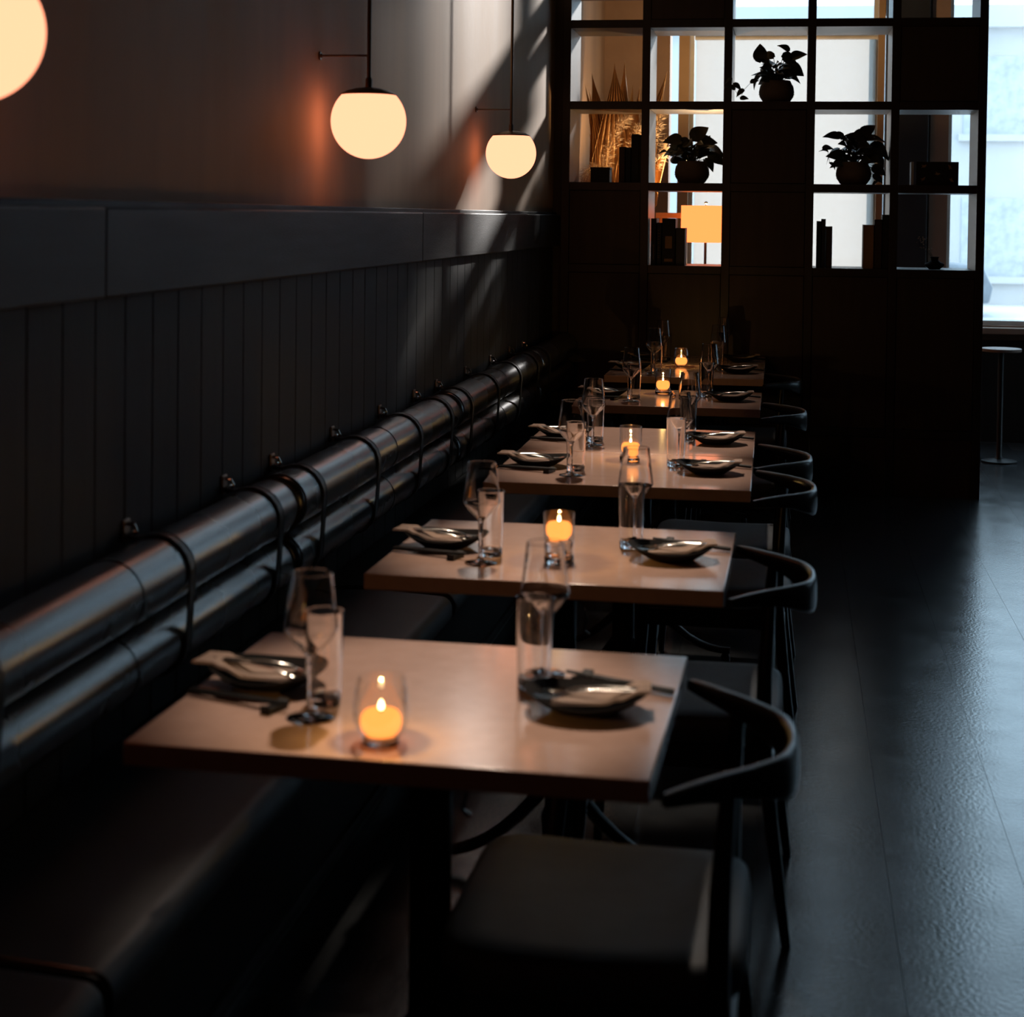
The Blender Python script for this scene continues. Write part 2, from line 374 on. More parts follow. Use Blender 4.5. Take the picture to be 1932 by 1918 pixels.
# ------------------------------------------------------------------ banquette bench
XS, ZSEAT = -0.93, 0.455
be = thing('banquette_bench', 'long black upholstered wall bench under the pendant lamps', 'bench', (0, 0, 0))
box(XW+0.016, XS-0.045, -0.5, SY0-0.01, 0.09, 0.375).build('base', 'plank_wood', be, bevel=0.003)
box(XW+0.016, XS-0.10, -0.5, SY0-0.01, 0.0, 0.09).build('plinth', 'black_metal', be)
box(XS-0.044, XS-0.034, -0.5, SY0-0.01, 0.12, 0.135).build('trim_strip', 'dark_wood', be)
def cushion(y0, y1):
    # seat pad with a rounded front edge, pillowed top
    n = 10; prof = []
    x0 = XW+0.02; zt, zb, r = ZSEAT, 0.375, 0.036
    prof.append((x0, zb)); prof.append((x0, zt-0.012))
    for k in range(7): prof.append((x0+(XS-r-x0)*k/6, zt-0.010*abs(k/6-0.5)*2))
    for k in range(1, 7):
        a = PI/2-PI/2*k/6; prof.append((XS-r+r*math.cos(a), zt-0.010-r+r*math.sin(a)))
    prof.append((XS, zb+0.015)); prof.append((XS-0.008, zb+0.003)); prof.append((XS-0.03, zb))
    ys = [y0, y0+0.006, y0+0.02]+[y0+(y1-y0)*k/12 for k in range(1, 12)]+[y1-0.02, y1-0.006, y1]
    cxm, czm = sum(p[0] for p in prof)/len(prof), (zt+zb)/2
    vs = []; K = len(prof)
    for j, yy in enumerate(ys):
        s = (0.93, 0.975, 1.0)[min(j, 2, len(ys)-1-j)]
        sx = (0.985, 0.995, 1.0)[min(j, 2, len(ys)-1-j)]
        for (x, z) in prof: vs.append((cxm+(x-cxm)*sx, yy, czm+(z-czm)*s))
    fs = []
    for j in range(len(ys)-1):
        for k in range(K):
            k2 = (k+1) % K; fs.append((j*K+k, j*K+k2, (j+1)*K+k2, (j+1)*K+k))
    fs.append(tuple(range(K))); e = (len(ys)-1)*K; fs.append(tuple(e+k for k in reversed(range(K))))
    c = MB().add(vs, fs).build('seat_cushion', 'seat_leather', be, angle=60)
    pp = [(x, z) for (x, z) in prof]
    MB().tube([(x, y0+0.008, z+0.001) for (x, z) in pp[1:-1]], 0.003, 6).build('piping', 'black_leather', c)
for (a, b) in ((-0.3, 2.20), (2.215, 4.635), (4.65, 7.065), (7.08, SY0-0.012)): cushion(a, b)
# bolsters
CU, RU = (-1.265, 0.789), 0.072
CL, RL = (-1.268, 0.6475), 0.0655
def bolster(y0, y1, c, r, label):
    t = thing('back_bolster', label, 'bolster', (c[0], y0, c[1]-r), group='rolled bolsters of the bench back')
    n = 28; prof = [(0.0, 0.0), (r*0.80, 0.002), (r*0.93, 0.008), (r*0.99, 0.024), (r, 0.05)]
    L = y1-y0; m = 10
    full = prof+[(r*(1.0-0.012*abs(math.sin(k*1.7))), 0.05+(L-0.1)*k/m) for k in range(1, m)]+[(a, L-b) for a, b in reversed(prof)]
    vs = []; fs = []; K = len(full)
    for i in range(n):
        a = 2*PI*i/n
        for (rr, yy) in full: vs.append((rr*math.cos(a), yy, r+rr*math.sin(a)))
    for i in range(n):
        j = (i+1) % n
        for q in range(K-1): fs.append((i*K+q, j*K+q, j*K+q+1, i*K+q+1))
    MB().add(vs, fs).build('roll', 'black_leather', t, angle=70)
    for yy in (0.026, L-0.026):
        MB().tube([(r*0.99*math.cos(2*PI*k/32), yy, r+r*0.99*math.sin(2*PI*k/32)) for k in range(33)], 0.0028, 6, cap=False).build('piping', 'strap_leather', t)
    MB().tube([(r*1.0*math.cos(2*PI*k/32), L*0.5, r+r*1.0*math.sin(2*PI*k/32)) for k in range(33)], 0.0012, 6, cap=False).build('seam', 'strap_leather', t)
names = ['nearest', 'second', 'third', 'farthest']
for i, (a, b) in enumerate(((1.97, 4.02), (4.04, 6.07), (6.09, 8.12), (8.14, SY0-0.02))):
    bolster(a, b, CU, RU, 'black leather upper bolster, %s in its row from the camera' % names[i])
    bolster(a, b, CL, RL, 'black leather lower bolster, %s in its row from the camera' % names[i])
def strap_path():
    p = [(XW+0.020, 0.862), (XW+0.028, 0.859)]
    for a in (118, 100, 82, 64, 46, 28, 12, 0): 
        t = math.radians(a); p.append((CU[0]+(RU+0.004)*math.cos(t), CU[1]+(RU+0.004)*math.sin(t)))
    for a in (0, -14, -30, -48, -66, -84, -104, -124):
        t = math.radians(a); p.append((CL[0]+(RL+0.0045)*math.cos(t), CL[1]+(RL+0.0045)*math.sin(t)))
    p.append((XW+0.016, 0.600))
    return p
SP = strap_path()
strap_me = MB().ribbon([(x, 0, z) for x, z in SP], (0, 1, 0), 0.032, 0.004).mesh('strap', 'strap_leather', angle=60)
stitch_me = MB().ribbon([(x+0.0016*(1 if i > 1 else 0), 0.012, z+0.0012*(1 if i < 9 else 0)) for i, (x, z) in enumerate(SP[1:-1])], (0, 1, 0), 0.002, 0.003).mesh('stitching', 'black_leather')
hook_plate = box(0.0, 0.006, -0.017, 0.017, 0.0, 0.045).mesh('plate', 'bronze', bevel=0.003)
hook_me = MB().tube([(0.004, 0, 0.036), (0.020, 0, 0.034), (0.026, 0, 0.022), (0.020, 0, 0.010), (0.008, 0, 0.006)], 0.004, 8).mesh('hook', 'steel')
ring_me = MB().tube([(0.016+0.004*math.cos(2*PI*k/16), 0.019*math.cos(2*PI*k/16), 0.012+0.008*math.sin(2*PI*k/16)) for k in range(17)], 0.0025, 6, cap=False).mesh('ring', 'steel')
ords = ['first', 'second', 'third', 'fourth', 'fifth', 'sixth', 'seventh', 'eighth', 'ninth', 'tenth', 'eleventh', 'twelfth']
for i, y in enumerate((2.40, 3.245, 3.846, 4.221, 4.805, 5.382, 5.89, 6.27, 6.85, 7.43, 7.94, 8.33)):
    lab = 'black leather strap on a wall hook holding the bolsters, %s from the near end' % ords[i]
    t = thing('bolster_strap', lab, 'strap', (0, y, 0), group='straps holding the bench bolsters')
    link('strap', strap_me, t); link('stitching', stitch_me, t)
    hk = link('wall_hook', hook_plate, t, (XW+0.014, 0, 0.846)); link('hook', hook_me, hk); link('ring', ring_me, hk)

# ------------------------------------------------------------------ tables
TBL = [(-0.946, 2.297, -0.017, 'nearest table'), (-0.895, 3.485, -0.006, 'second nearest table'), (-0.872, 4.780, 0.013, 'joined pair, near half'),
       (-0.880, 5.453, 0.013, 'joined pair, far half'), (-0.886, 6.834, 0.006, 'dim table behind the pair'),
       (-0.895, 8.115, 0.010, 'second last table'), (-0.900, 8.785, 0.008, 'last table by the shelf')]
TX, TY, TZ, TT = 0.765, 0.664, 0.75, 0.034
def make_table():
    t = thing('dining_table', '', 'table', group='square pedestal dining tables')
    box(-TX/2, TX/2, -TY/2, TY/2, TZ-TT, TZ).build('tabletop', 'table_laminate', t, bevel=0.0025)
    MB().lathe([(0.0, 0.10), (0.040, 0.10), (0.042, 0.14), (0.034, 0.16), (0.034, 0.66), (0.046, 0.68), (0.05, 0.70), (0.0, 0.70)], 24).build('column', 'black_metal', t)
    MB().box(-0.22, 0.22, -0.02, 0.02, 0.70, TZ-TT).box(-0.02, 0.02, -0.2, 0.2, 0.70, TZ-TT).build('top_bracket', 'black_metal', t)
    for k in range(4):
        a = k*PI/2
        pts = []; rs = []
        for s in range(9):
            q = s/8; rr = 0.02+0.29*q; z = 0.035+0.19*(1-q)**2.2*(1 if q < 1 else 1)
            pts.append((rr*math.cos(a), rr*math.sin(a), z)); rs.append((0.017-0.006*q, 0.026-0.006*q))
        ft = MB().tube(pts, rs, 10, up=(0, 0, 1)).build('foot', 'black_metal', t)
        MB().lathe([(0.0, 0.0), (0.016, 0.0), (0.016, 0.014), (0.010, 0.026), (0.0, 0.026)], 12, 0.295*math.cos(a), 0.295*math.sin(a)).build('glide', 'black_metal', ft)
    bh = MB().tube([(0.034, -0.01, 0.645), (0.052, -0.012, 0.63), (0.060, -0.014, 0.60), (0.054, -0.014, 0.575), (0.066, -0.014, 0.565)], 0.004, 8).build('bag_hook', 'steel', t)
    return t
proto = make_table()
tables = []
for i, (x, y, a, nm) in enumerate(TBL):
    t = proto if i == 0 else copy_tree(proto)
    c, s = math.cos(a), math.sin(a)
    t.location = (x+c*TX/2-s*TY/2, y+s*TX/2+c*TY/2, 0); t.rotation_euler = (0, 0, a)
    t['label'] = 'square beige pedestal table set for two, the '+nm
    tables.append(t)

# ------------------------------------------------------------------ chairs
def make_chair():
    t = thing('armchair', '', 'chair', group='dark bentwood chairs along the aisle')
    # seat pad
    vs = []; fs = []; nx, ny = 10, 10
    def outline(u, v):   # superellipse-like rounded square
        return u, v
    rings = [(0.90, 0.408), (0.985, 0.412), (1.0, 0.425), (1.0, 0.442), (0.985, 0.455), (0.93, 0.463), (0.75, 0.466), (0.40, 0.463), (0.0, 0.462)]
    n = 40; hx, hy = 0.225, 0.245
    for (s, z) in rings:
        for k in range(n):
            a = 2*PI*k/n; c, sn = math.cos(a), math.sin(a); e = 0.34
            px = hx*s*math.copysign(abs(c)**e, c); py = hy*s*math.copysign(abs(sn)**e, sn)
            if s == 0.0: px = py = 0
            vs.append((-0.285+px, py*(1.0+0.05*(-px/hx)), z+0.010*(px/hx)**2*(1 if z > 0.45 else 0)))
    for r in range(len(rings)-1):
        for k in range(n):
            k2 = (k+1) % n; fs.append((r*n+k, r*n+k2, (r+1)*n+k2, (r+1)*n+k))
    fs.append(tuple(reversed(range(n))))
    MB().add(vs, fs).build('seat', 'chair_seat', t, angle=60)
    fr = MB(); fr.box(-0.49, -0.455, -0.22, 0.22, 0.355, 0.41).box(-0.115, -0.08, -0.22, 0.22, 0.355, 0.41).box(-0.47, -0.10, -0.235, -0.205, 0.355, 0.41).box(-0.47, -0.10, 0.205, 0.235, 0.355, 0.41)
    fr.build('seat_frame', 'chair_wood', t, bevel=0.006)
    for sgn in (-1, 1):
        rl = MB().tube([(-0.045, sgn*0.262, 0.0), (-0.080, sgn*0.248, 0.25), (-0.100, sgn*0.234, 0.43), (-0.098, sgn*0.218, 0.57), (-0.090, sgn*0.198, 0.705)], [(0.010, 0.012), (0.015, 0.018), (0.018, 0.021), (0.016, 0.018), (0.012, 0.014)], 12)
        rl.build('leg', 'chair_wood', t, angle=60)
        MB().tube([(-0.500, sgn*0.245, 0.0), (-0.487, sgn*0.235, 0.22), (-0.475, sgn*0.225, 0.43)], [0.010, 0.015, 0.018], 12).build('leg', 'chair_wood', t, angle=60)
    MB().tube([(-0.086, -0.24, 0.30), (-0.086, 0.24, 0.30)], 0.009, 10).build('stretcher', 'chair_wood', t)
    # horn-shaped rail: centre line from tip to tip
    half = [(-0.172, 0.292, 0.722), (-0.142, 0.258, 0.721), (-0.106, 0.216, 0.719), (-0.060, 0.166, 0.714), (-0.020, 0.110, 0.704), (-0.004, 0.055, 0.696), (0.0, 0.0, 0.693)]
    hh = [0.010, 0.014, 0.017, 0.022, 0.032, 0.039, 0.042]
    tt = [0.009, 0.013, 0.015, 0.015, 0.013, 0.011, 0.010]
    pts = [Vector(p) for p in half]+[Vector((p[0], -p[1], p[2])) for p in reversed(half[:-1])]
    H = hh+list(reversed(hh[:-1])); T_ = tt+list(reversed(tt[:-1]))
    # resample with Catmull-Rom
    def cr(P, i, u):
        p0, p1, p2, p3 = P[max(i-1, 0)], P[i], P[min(i+1, len(P)-1)], P[min(i+2, len(P)-1)]
        return 0.5*((2*p1)+(p2-p0)*u+(2*p0-5*p1+4*p2-p3)*u*u+(3*p1-p0-3*p2+p3)*u**3)
    pp, rr = [], []
    for i in range(len(pts)-1):
        for k in range(4):
            u = k/4; pp.append(cr(pts, i, u)); rr.append((H[i]*(1-u)+H[i+1]*u, T_[i]*(1-u)+T_[i+1]*u))
    pp.append(pts[-1]); rr.append((H[-1], T_[-1]))
    vs = []; fs = []; m = len(pp); n = 14
    for i, p in enumerate(pp):
        tg = (pp[min(i+1, m-1)]-pp[max(i-1, 0)]).normalized(); up = Vector((0, 0, 1)); up = (up-tg*up.dot(tg)).normalized(); sd_ = tg.cross(up)
        for k in range(n):
            th = 2*PI*k/n; c, s = math.cos(th), math.sin(th); e = 0.7
            # the band leans outwards at its top
            a = rr[i][0]*math.copysign(abs(c)**e, c); b = rr[i][1]*math.copysign(abs(s)**e, s)
            vs.append(p+up*a+sd_*b)
    for i in range(m-1):
        for k in range(n):
            k2 = (k+1) % n; fs.append((i*n+k, i*n+k2, (i+1)*n+k2, (i+1)*n+k))
    fs.append(tuple(reversed(range(n)))); fs.append(tuple((m-1)*n+k for k in range(n)))
    MB().add(vs, fs).build('arm_rail', 'chair_wood', t, angle=50)
    return t
CH = [(0.012, 2.580, 0.0, 'nearest table'), (0.054, 3.785, 0.0, 'second nearest table'), (0.072, 5.020, 0.0, 'joined pair, near half'), (0.066, 5.640, 0.0, 'joined pair, far half'),
      (0.058, 6.98, 0.0, 'dim table behind the pair'), (0.045, 8.35, 0.0, 'second last table')]
cproto = make_chair()
for i, (x, y, a, nm) in enumerate(CH):
    t = cproto if i == 0 else copy_tree(cproto)
    t.location = (x, y, 0); t.rotation_euler = (0, 0, a)
    t['label'] = 'dark bentwood armchair with curved rail at the '+nm

# ------------------------------------------------------------------ place settings
def plate_mesh():
    n = 40; prof = [(0.0, 0.004), (0.045, 0.0), (0.055, 0.003), (0.080, 0.016), (0.100, 0.030), (0.1035, 0.0335), (0.101, 0.0345), (0.078, 0.021), (0.055, 0.010), (0.0, 0.008)]
    vs = []; fs = []; K = len(prof)
    for i in range(n):
        a = 2*PI*i/n; wob = 1+0.05*math.cos(2*a); lift = 0.006*math.cos(2*a)
        for (r, z) in prof: vs.append((r*wob*math.cos(a), r*wob*math.sin(a), z+lift*(r/0.1)**2*(1 if r > 0.06 else 0)))
    for i in range(n):
        j = (i+1) % n
        for q in range(K-1): fs.append((i*K+q, j*K+q, j*K+q+1, i*K+q+1))
    return MB().add(vs, fs).mesh('plate', 'black_ceramic', angle=50)
def napkin_mesh(over=0.0):
    # folded cloth lying in the plate and running out over the rim towards the diner (-x)
    vs = []; fs = []; nx, ny = 14, 5
    for lay, dz in ((0, 0.0), (1, 0.006)):
        for i in range(nx+1):
            u = i/nx; x = -0.126+over+(0.186-over)*u
            if x < -0.086: z = 0.038
            elif x < -0.03: z = 0.0125+0.0255*((-x-0.03)/0.056)**1.1
            else: z = 0.0125
            for j in range(ny+1):
                v = j/ny-0.5; y = v*(0.074 if lay == 0 else 0.068)+0.010*(u-0.5)
                vs.append((x, y, z+dz*0.7+0.006*(2*v)**2*(1.0 if x > -0.06 else 0.2)))
    S = (nx+1)*(ny+1)
    for lay in (0, 1):
        for i in range(nx):
            for j in range(ny):
                a = lay*S+i*(ny+1)+j; q = (a, a+1, a+ny+2, a+ny+1); fs.append(q if lay else tuple(reversed(q)))
    for i in range(nx):
        for j in (0, ny):
            a = i*(ny+1)+j; fs.append((a, a+ny+1, a+ny+1+S, a+S))
    for j in range(ny):
        for i in (0, nx):
            a = i*(ny+1)+j; fs.append((a, a+1, a+1+S, a+S))
    return MB().add(vs, fs).mesh('napkin', 'napkin_cloth', angle=50)
def fork_mesh():
    b = MB()
    b.tube([(-0.12, 0, 0.0), (-0.09, 0, 0.001), (-0.03, 0, 0.006), (0.02, 0, 0.004), (0.036, 0, -0.001)], [(0.0016, 0.009), (0.0016, 0.008), (0.0018, 0.0035), (0.0018, 0.0035), (0.0016, 0.006)], 8, up=(0, 0, 1))
    b.tube([(0.034, 0, -0.001), (0.044, 0, -0.003), (0.052, 0, -0.003)], [(0.0012, 0.007), (0.0012, 0.0125), (0.0012, 0.0125)], 8, up=(0, 0, 1))
    for k in range(4):
        yy = -0.0099+0.0066*k
        b.tube([(0.050, yy, -0.003), (0.072, yy, -0.001), (0.094, yy, 0.006)], [(0.0011, 0.0020), (0.0011, 0.0018), (0.0008, 0.0010)], 6, up=(0, 0, 1))
    return b.mesh('fork', 'steel', angle=60)
def spoon_mesh():
    b = MB()
    b.tube([(-0.12, 0, 0.0), (-0.09, 0, 0.001), (-0.03, 0, 0.005), (0.03, 0, 0.003), (0.048, 0, -0.001)], [(0.0016, 0.009), (0.0016, 0.008), (0.0018, 0.0035), (0.0018, 0.0033), (0.0016, 0.005)], 8, up=(0, 0, 1))
    n = 16; vs = []; fs = []
    R_ = [0.0, 0.4, 0.75, 1.0]
    for s in R_:
        for k in range(n):
            a = 2*PI*k/n; vs.append((0.068+0.026*s*math.cos(a), 0.015*s*math.sin(a)*(1-0.12*math.cos(a)), -0.008*(1-s*s)+0.001))
    for r in range(3):
        for k in range(n):
            k2 = (k+1) % n; fs.append((r*n+k, r*n+k2, (r+1)*n+k2, (r+1)*n+k))
    top = len(vs); vs += [(x, y, z-0.0014) for x, y, z in vs[:]]
    fs += [tuple(reversed([i+top for i in q])) for q in fs[:]]
    for k in range(n):
        k2 = (k+1) % n; fs.append((3*n+k, 3*n+k2, top+3*n+k2, top+3*n+k))
    b.add(vs, fs)
    return b.mesh('spoon', 'steel', angle=60)
chop_me = MB().tube([(-0.097, 0, 0.0), (-0.093, 0, 0), (0.05, 0, 0), (0.097, 0, 0)], [(0.0030, 0.0030), (0.0040, 0.0040), (0.0032, 0.0032), (0.0016, 0.0016)], 8, up=(0, 0, 1)).mesh('chopstick', 'lacquer_black')
rest_me = MB().add([(x, y, z) for x in (-0.009, 0.009) for (y, z) in ((-0.026, 0), (0.026, 0), (0.026, 0.014), (0.014, 0.0105), (0, 0.0095), (-0.014, 0.0105), (-0.026, 0.014))],
                   [(0, 1, 2, 3, 4, 5, 6), (13, 12, 11, 10, 9, 8, 7)]+[(k, (k+1) % 7, (k+1) % 7+7, k+7) for k in range(7)]).mesh('chopstick_rest', 'lacquer_black', bevel=0.0015)
bowl_me = MB().lathe([(0.0, 0.0935), (0.004, 0.094), (0.012, 0.101), (0.030, 0.119), (0.0405, 0.134), (0.0415, 0.139), (0.040, 0.150), (0.0355, 0.185), (0.0315, 0.2225), (0.0309, 0.2235), (0.0303, 0.2225), (0.0345, 0.185), (0.0390, 0.150), (0.0404, 0.1395), (0.0395, 0.135), (0.029, 0.1205), (0.010, 0.1025), (0.0, 0.1005)], 40).mesh('bowl', 'bowl_glass', angle=14)
stem_me = MB().lathe([(0.0, 0.003), (0.0048, 0.004), (0.0040, 0.012), (0.0036, 0.05), (0.0040, 0.086), (0.0062, 0.0965), (0.0040, 0.1000), (0.0, 0.1008)], 16).mesh('stem', 'solid_glass', angle=70)
foot_me = MB().lathe([(0.0, 0.0), (0.0345, 0.0), (0.0362, 0.0010), (0.0350, 0.0022), (0.020, 0.0036), (0.009, 0.0062), (0.0046, 0.0105), (0.0, 0.0115)], 40).mesh('foot', 'solid_glass', angle=70)
wall_me = MB().lathe([(0.0, 0.0152), (0.0255, 0.0151), (0.0272, 0.0125), (0.0282, 0.06), (0.0318, 0.1462), (0.0315, 0.1480), (0.0307, 0.1488), (0.0299, 0.1480), (0.0296, 0.1462), (0.0263, 0.06), (0.0252, 0.019), (0.0225, 0.0168), (0.0, 0.0165)], 40).mesh('wall', 'tumbler_glass', angle=14)
base_me = MB().lathe([(0.0, 0.0), (0.0245, 0.0), (0.0266, 0.0018), (0.0270, 0.0115), (0.0255, 0.0150), (0.0, 0.0148)], 40).mesh('thick_base', 'solid_glass', angle=60)
plate_me, napkin_me, napkin_short, fork_me, spoon_me = plate_mesh(), napkin_mesh(), napkin_mesh(0.018), fork_mesh(), spoon_mesh()
def put(me, name, label, cat, M, group):
    o = bpy.data.objects.new(name, me); COL.objects.link(o); o.matrix_world = M; tag(o, label, cat, group); return o
def setting(table, nm, side, jit):
    rng = random.Random(jit)
    base = Matrix.Translation(table.location) @ Matrix.Rotation(table.rotation_euler.z+(0 if side == 'bench' else PI), 4, 'Z') @ Matrix.Translation((0, 0, TZ))
    sd_ = 'bench side of the ' if side == 'bench' else 'chair side of the '
    def T(x, y, z=0.0, rz=0.0, ry=0.0):
        return base @ Matrix.Translation((x+rng.uniform(-.006, .006), y+rng.uniform(-.006, .006), z+0.0004)) @ Matrix.Rotation(rz, 4, 'Z') @ Matrix.Rotation(ry, 4, 'Y')
    px, py = (-0.272, -0.005) if side == 'bench' else (-0.252, 0.03)
    P = base @ Matrix.Translation((px, py, 0.0005)) @ Matrix.Rotation(rng.uniform(-.06, .06), 4, 'Z')
    P = P @ Matrix.Scale(0.91, 4)
    put(plate_me, 'plate', 'black coupe plate, '+sd_+nm, 'plate', P, 'black plates')
    put(napkin_me if side == 'bench' else napkin_short, 'napkin', 'folded beige napkin on the plate, '+sd_+nm, 'napkin', P @ Matrix.Rotation((-0.10 if side == 'bench' else 0.06)+rng.uniform(-.04, .04), 4, 'Z') @ Matrix.Translation((-0.002, -0.008 if side == 'bench' else 0.002, 0.002)), 'folded napkins')
    cz = 0.031
    put(fork_me, 'fork', 'steel fork lying on the napkin, '+sd_+nm, 'fork', P @ Matrix.Translation((0.012, 0.016, cz+0.002)) @ Matrix.Rotation(0.12, 4, 'Z') @ Matrix.Rotation(0.09, 4, 'Y') @ Matrix.Scale(0.86, 4), 'steel forks')
    put(spoon_me, 'spoon', 'steel spoon lying on the napkin, '+sd_+nm, 'spoon', P @ Matrix.Translation((-0.002, -0.014, cz+0.002)) @ Matrix.Rotation(-0.10, 4, 'Z') @ Matrix.Rotation(0.10, 4, 'Y') @ Matrix.Scale(0.86, 4), 'steel spoons')
    rx, ry_ = (-0.222, -0.134)
    put(rest_me, 'chopstick_rest', 'small black chopstick rest, '+sd_+nm, 'rest', T(rx, ry_, 0, -0.3), 'chopstick rests')
    for k in (0, 1):
        c0 = base @ Matrix.Translation((-0.287, -0.110-0.0095*k+0.004, 0.0105)) @ Matrix.Rotation(-0.32+0.015*k, 4, 'Z') @ Matrix.Rotation(-0.035, 4, 'Y')
        put(chop_me, 'chopstick', ('outer' if k else 'inner')+' black chopstick leaning on its rest, '+sd_+nm, 'chopstick', c0, 'black chopsticks')
    for (nm2, parts, x, y, lab, cat, grp) in (('wine_glass', (('bowl', bowl_me), ('stem', stem_me), ('foot', foot_me)), -0.153, -0.163, 'empty wine glass, ', 'wine glass', 'empty wine glasses'),
                                        ('water_glass', (('wall', wall_me), ('thick_base', base_me)), -0.150, -0.082, 'tall straight water tumbler, ', 'glass', 'tall water tumblers')):
        g = bpy.data.objects.new(nm2, None); COL.objects.link(g); g.matrix_world = T(x, y, 0, rng.uniform(0, 6)); g.empty_display_size = 0.03
        tag(g, lab+sd_+nm, cat, grp)
        for pn, me in parts: link(pn, me, g)
for i, t in enumerate(tables):
    for side in ('bench', 'chair'):
        setting(t, TBL[i][3], side, i*2+(side == 'bench'))

# ------------------------------------------------------------------ candles
def candle(x, y, nm, kind, zwax):
    g = thing('candle_holder', 'clear glass votive holder on the '+nm, 'candle holder', (x, y, TZ+0.0004), group='glass votive holders')
    if kind == 'round':
        MB().lathe([(0.026, 0.006), (0.034, 0.014), (0.0405, 0.034), (0.041, 0.05), (0.038, 0.078), (0.034, 0.096), (0.0332, 0.0968), (0.0325, 0.096), (0.0365, 0.078), (0.0395, 0.05), (0.039, 0.034), (0.033, 0.016), (0.024, 0.0095), (0.0, 0.0095)], 40).build('wall', 'candle_glass', g, angle=60)
        MB().lathe([(0.0, 0.0), (0.022, 0.0), (0.0255, 0.002), (0.0262, 0.0058), (0.022, 0.0090), (0.0, 0.0090)], 32).build('thick_base', 'solid_glass', g)
    else:
        MB().lathe([(0.0345, 0.014), (0.0350, 0.05), (0.0355, 0.108), (0.0348, 0.110), (0.0338, 0.110), (0.0333, 0.108), (0.0333, 0.05), (0.0330, 0.018), (0.0, 0.018)], 40).build('wall', 'candle_glass', g, angle=60)
        MB().lathe([(0.0, 0.0), (0.0315, 0.0), (0.034, 0.0022), (0.0345, 0.0135), (0.032, 0.0175), (0.0, 0.0175)], 40).build('thick_base', 'solid_glass', g)
        if zwax > 0.02:
            MB().lathe([(0.0, 0.019), (0.026, 0.019), (0.030, 0.023), (0.031, zwax-0.008), (0.024, zwax-0.001), (0.0, zwax-0.001)], 32).build('glass_riser', 'solid_glass', g)
    c = thing('candle', 'lit round tealight in the votive holder on the '+nm, 'candle', (x, y, TZ+zwax+0.0005), group='lit tealights')
    r = 0.0305 if kind == 'round' else 0.0295
    MB().lathe([(0.0, 0.0), (r*0.7, 0.001), (r*0.93, 0.009), (r, 0.019), (r*0.96, 0.029), (r*0.78, 0.036), (r*0.55, 0.037), (r*0.3, 0.0345), (0.0, 0.034)], 32).build('wax', 'wax_glow', c, angle=70)
    MB().tube([(0, 0, 0.033), (0.0006, 0, 0.041)], 0.0010, 6).build('wick', 'strap_leather', c)
    MB().lathe([(0.0, 0.037), (0.0032, 0.039), (0.0042, 0.043), (0.0030, 0.048), (0.0012, 0.0515), (0.0, 0.053)], 16).build('flame', 'flame', c)
    plight('flame_light', c, (0, 0, 0.0565), 0.6, (1.0, 0.60, 0.17), 0.003)
candle(-0.581, 2.372, 'nearest table', 'round', 0.010)
candle(-0.504, 3.700, 'second nearest table', 'straight', 0.052)
candle(-0.496, 5.290, 'joined pair, near half', 'straight', 0.020)
candle(-0.550, 7.330, 'dim table behind the pair', 'straight', 0.020)
candle(-0.560, 8.690, 'second last table', 'round', 0.010)

# ------------------------------------------------------------------ pendant lamps
def pendant(x, y, z, label):
    t = thing('globe_pendant', label, 'pendant lamp', (x, y, z), group='opal globe pendants')
    R = 0.1075; n = 24; prof = []
    a0 = math.radians(46)
    for k in range(n+1):
        a = -PI/2+(PI/2+PI/2-a0)*k/n; prof.append((max(0.0, R*math.cos(a)), R*math.sin(a)))
    MB().lathe(prof, 48).build('globe', 'opal_glow', t, angle=80)
    rc = R*math.cos(PI/2-a0); zc = R*math.sin(PI/2-a0)
    cap = MB().lathe([(0.0, zc-0.001), (rc+0.002, zc-0.001), (rc+0.003, zc+0.002), (rc*0.8, zc+0.012), (rc*0.45, zc+0.019), (0.012, zc+0.022), (0.0, zc+0.022)], 40).build('cap', 'bronze', t)
    MB().lathe([(0.0, zc+0.02), (0.010, zc+0.02), (0.010, zc+0.045), (0.0065, zc+0.050), (0.0, zc+0.050)], 16).build('collar', 'bronze', cap)
    MB().tube([(0, 0, zc+0.045), (0, 0, ZC-z)], 0.0062, 12).build('rod', 'bronze', t)
    MB().lathe([(0.0, ZC-z-0.03), (0.05, ZC-z-0.03), (0.055, ZC-z-0.001), (0.0, ZC-z-0.001)], 24).build('ceiling_rose', 'bronze', t)
    za = 0.187; xa = XW-x
    arm = MB().tube([(0.0, 0, za), (xa+0.004, 0, za)], 0.0030, 10).build('wall_arm', 'bronze', t)
    b = MB(); vsn = [(xa+0.001, 0.0, za)]
    b.tube([(xa, 0, za), (xa+0.005, 0, za)], 0.012, 16).tube([(xa+0.005, 0, za), (xa+0.010, 0, za)], 0.006, 12)
    b.build('wall_plate', 'bronze', arm)
pendant(-1.203, 2.33, 1.783, 'glowing white globe pendant cut by the left picture edge')
pendant(-1.203, 4.69, 1.783, 'glowing white globe pendant between the other two globes')
pendant(-1.195, 7.10, 1.783, 'glowing white globe pendant farthest away, by the shelf')
pendant(-1.203, -0.05, 1.783, 'added unseen globe pendant behind the camera')  # extra lamp added out of view for warm light from the front
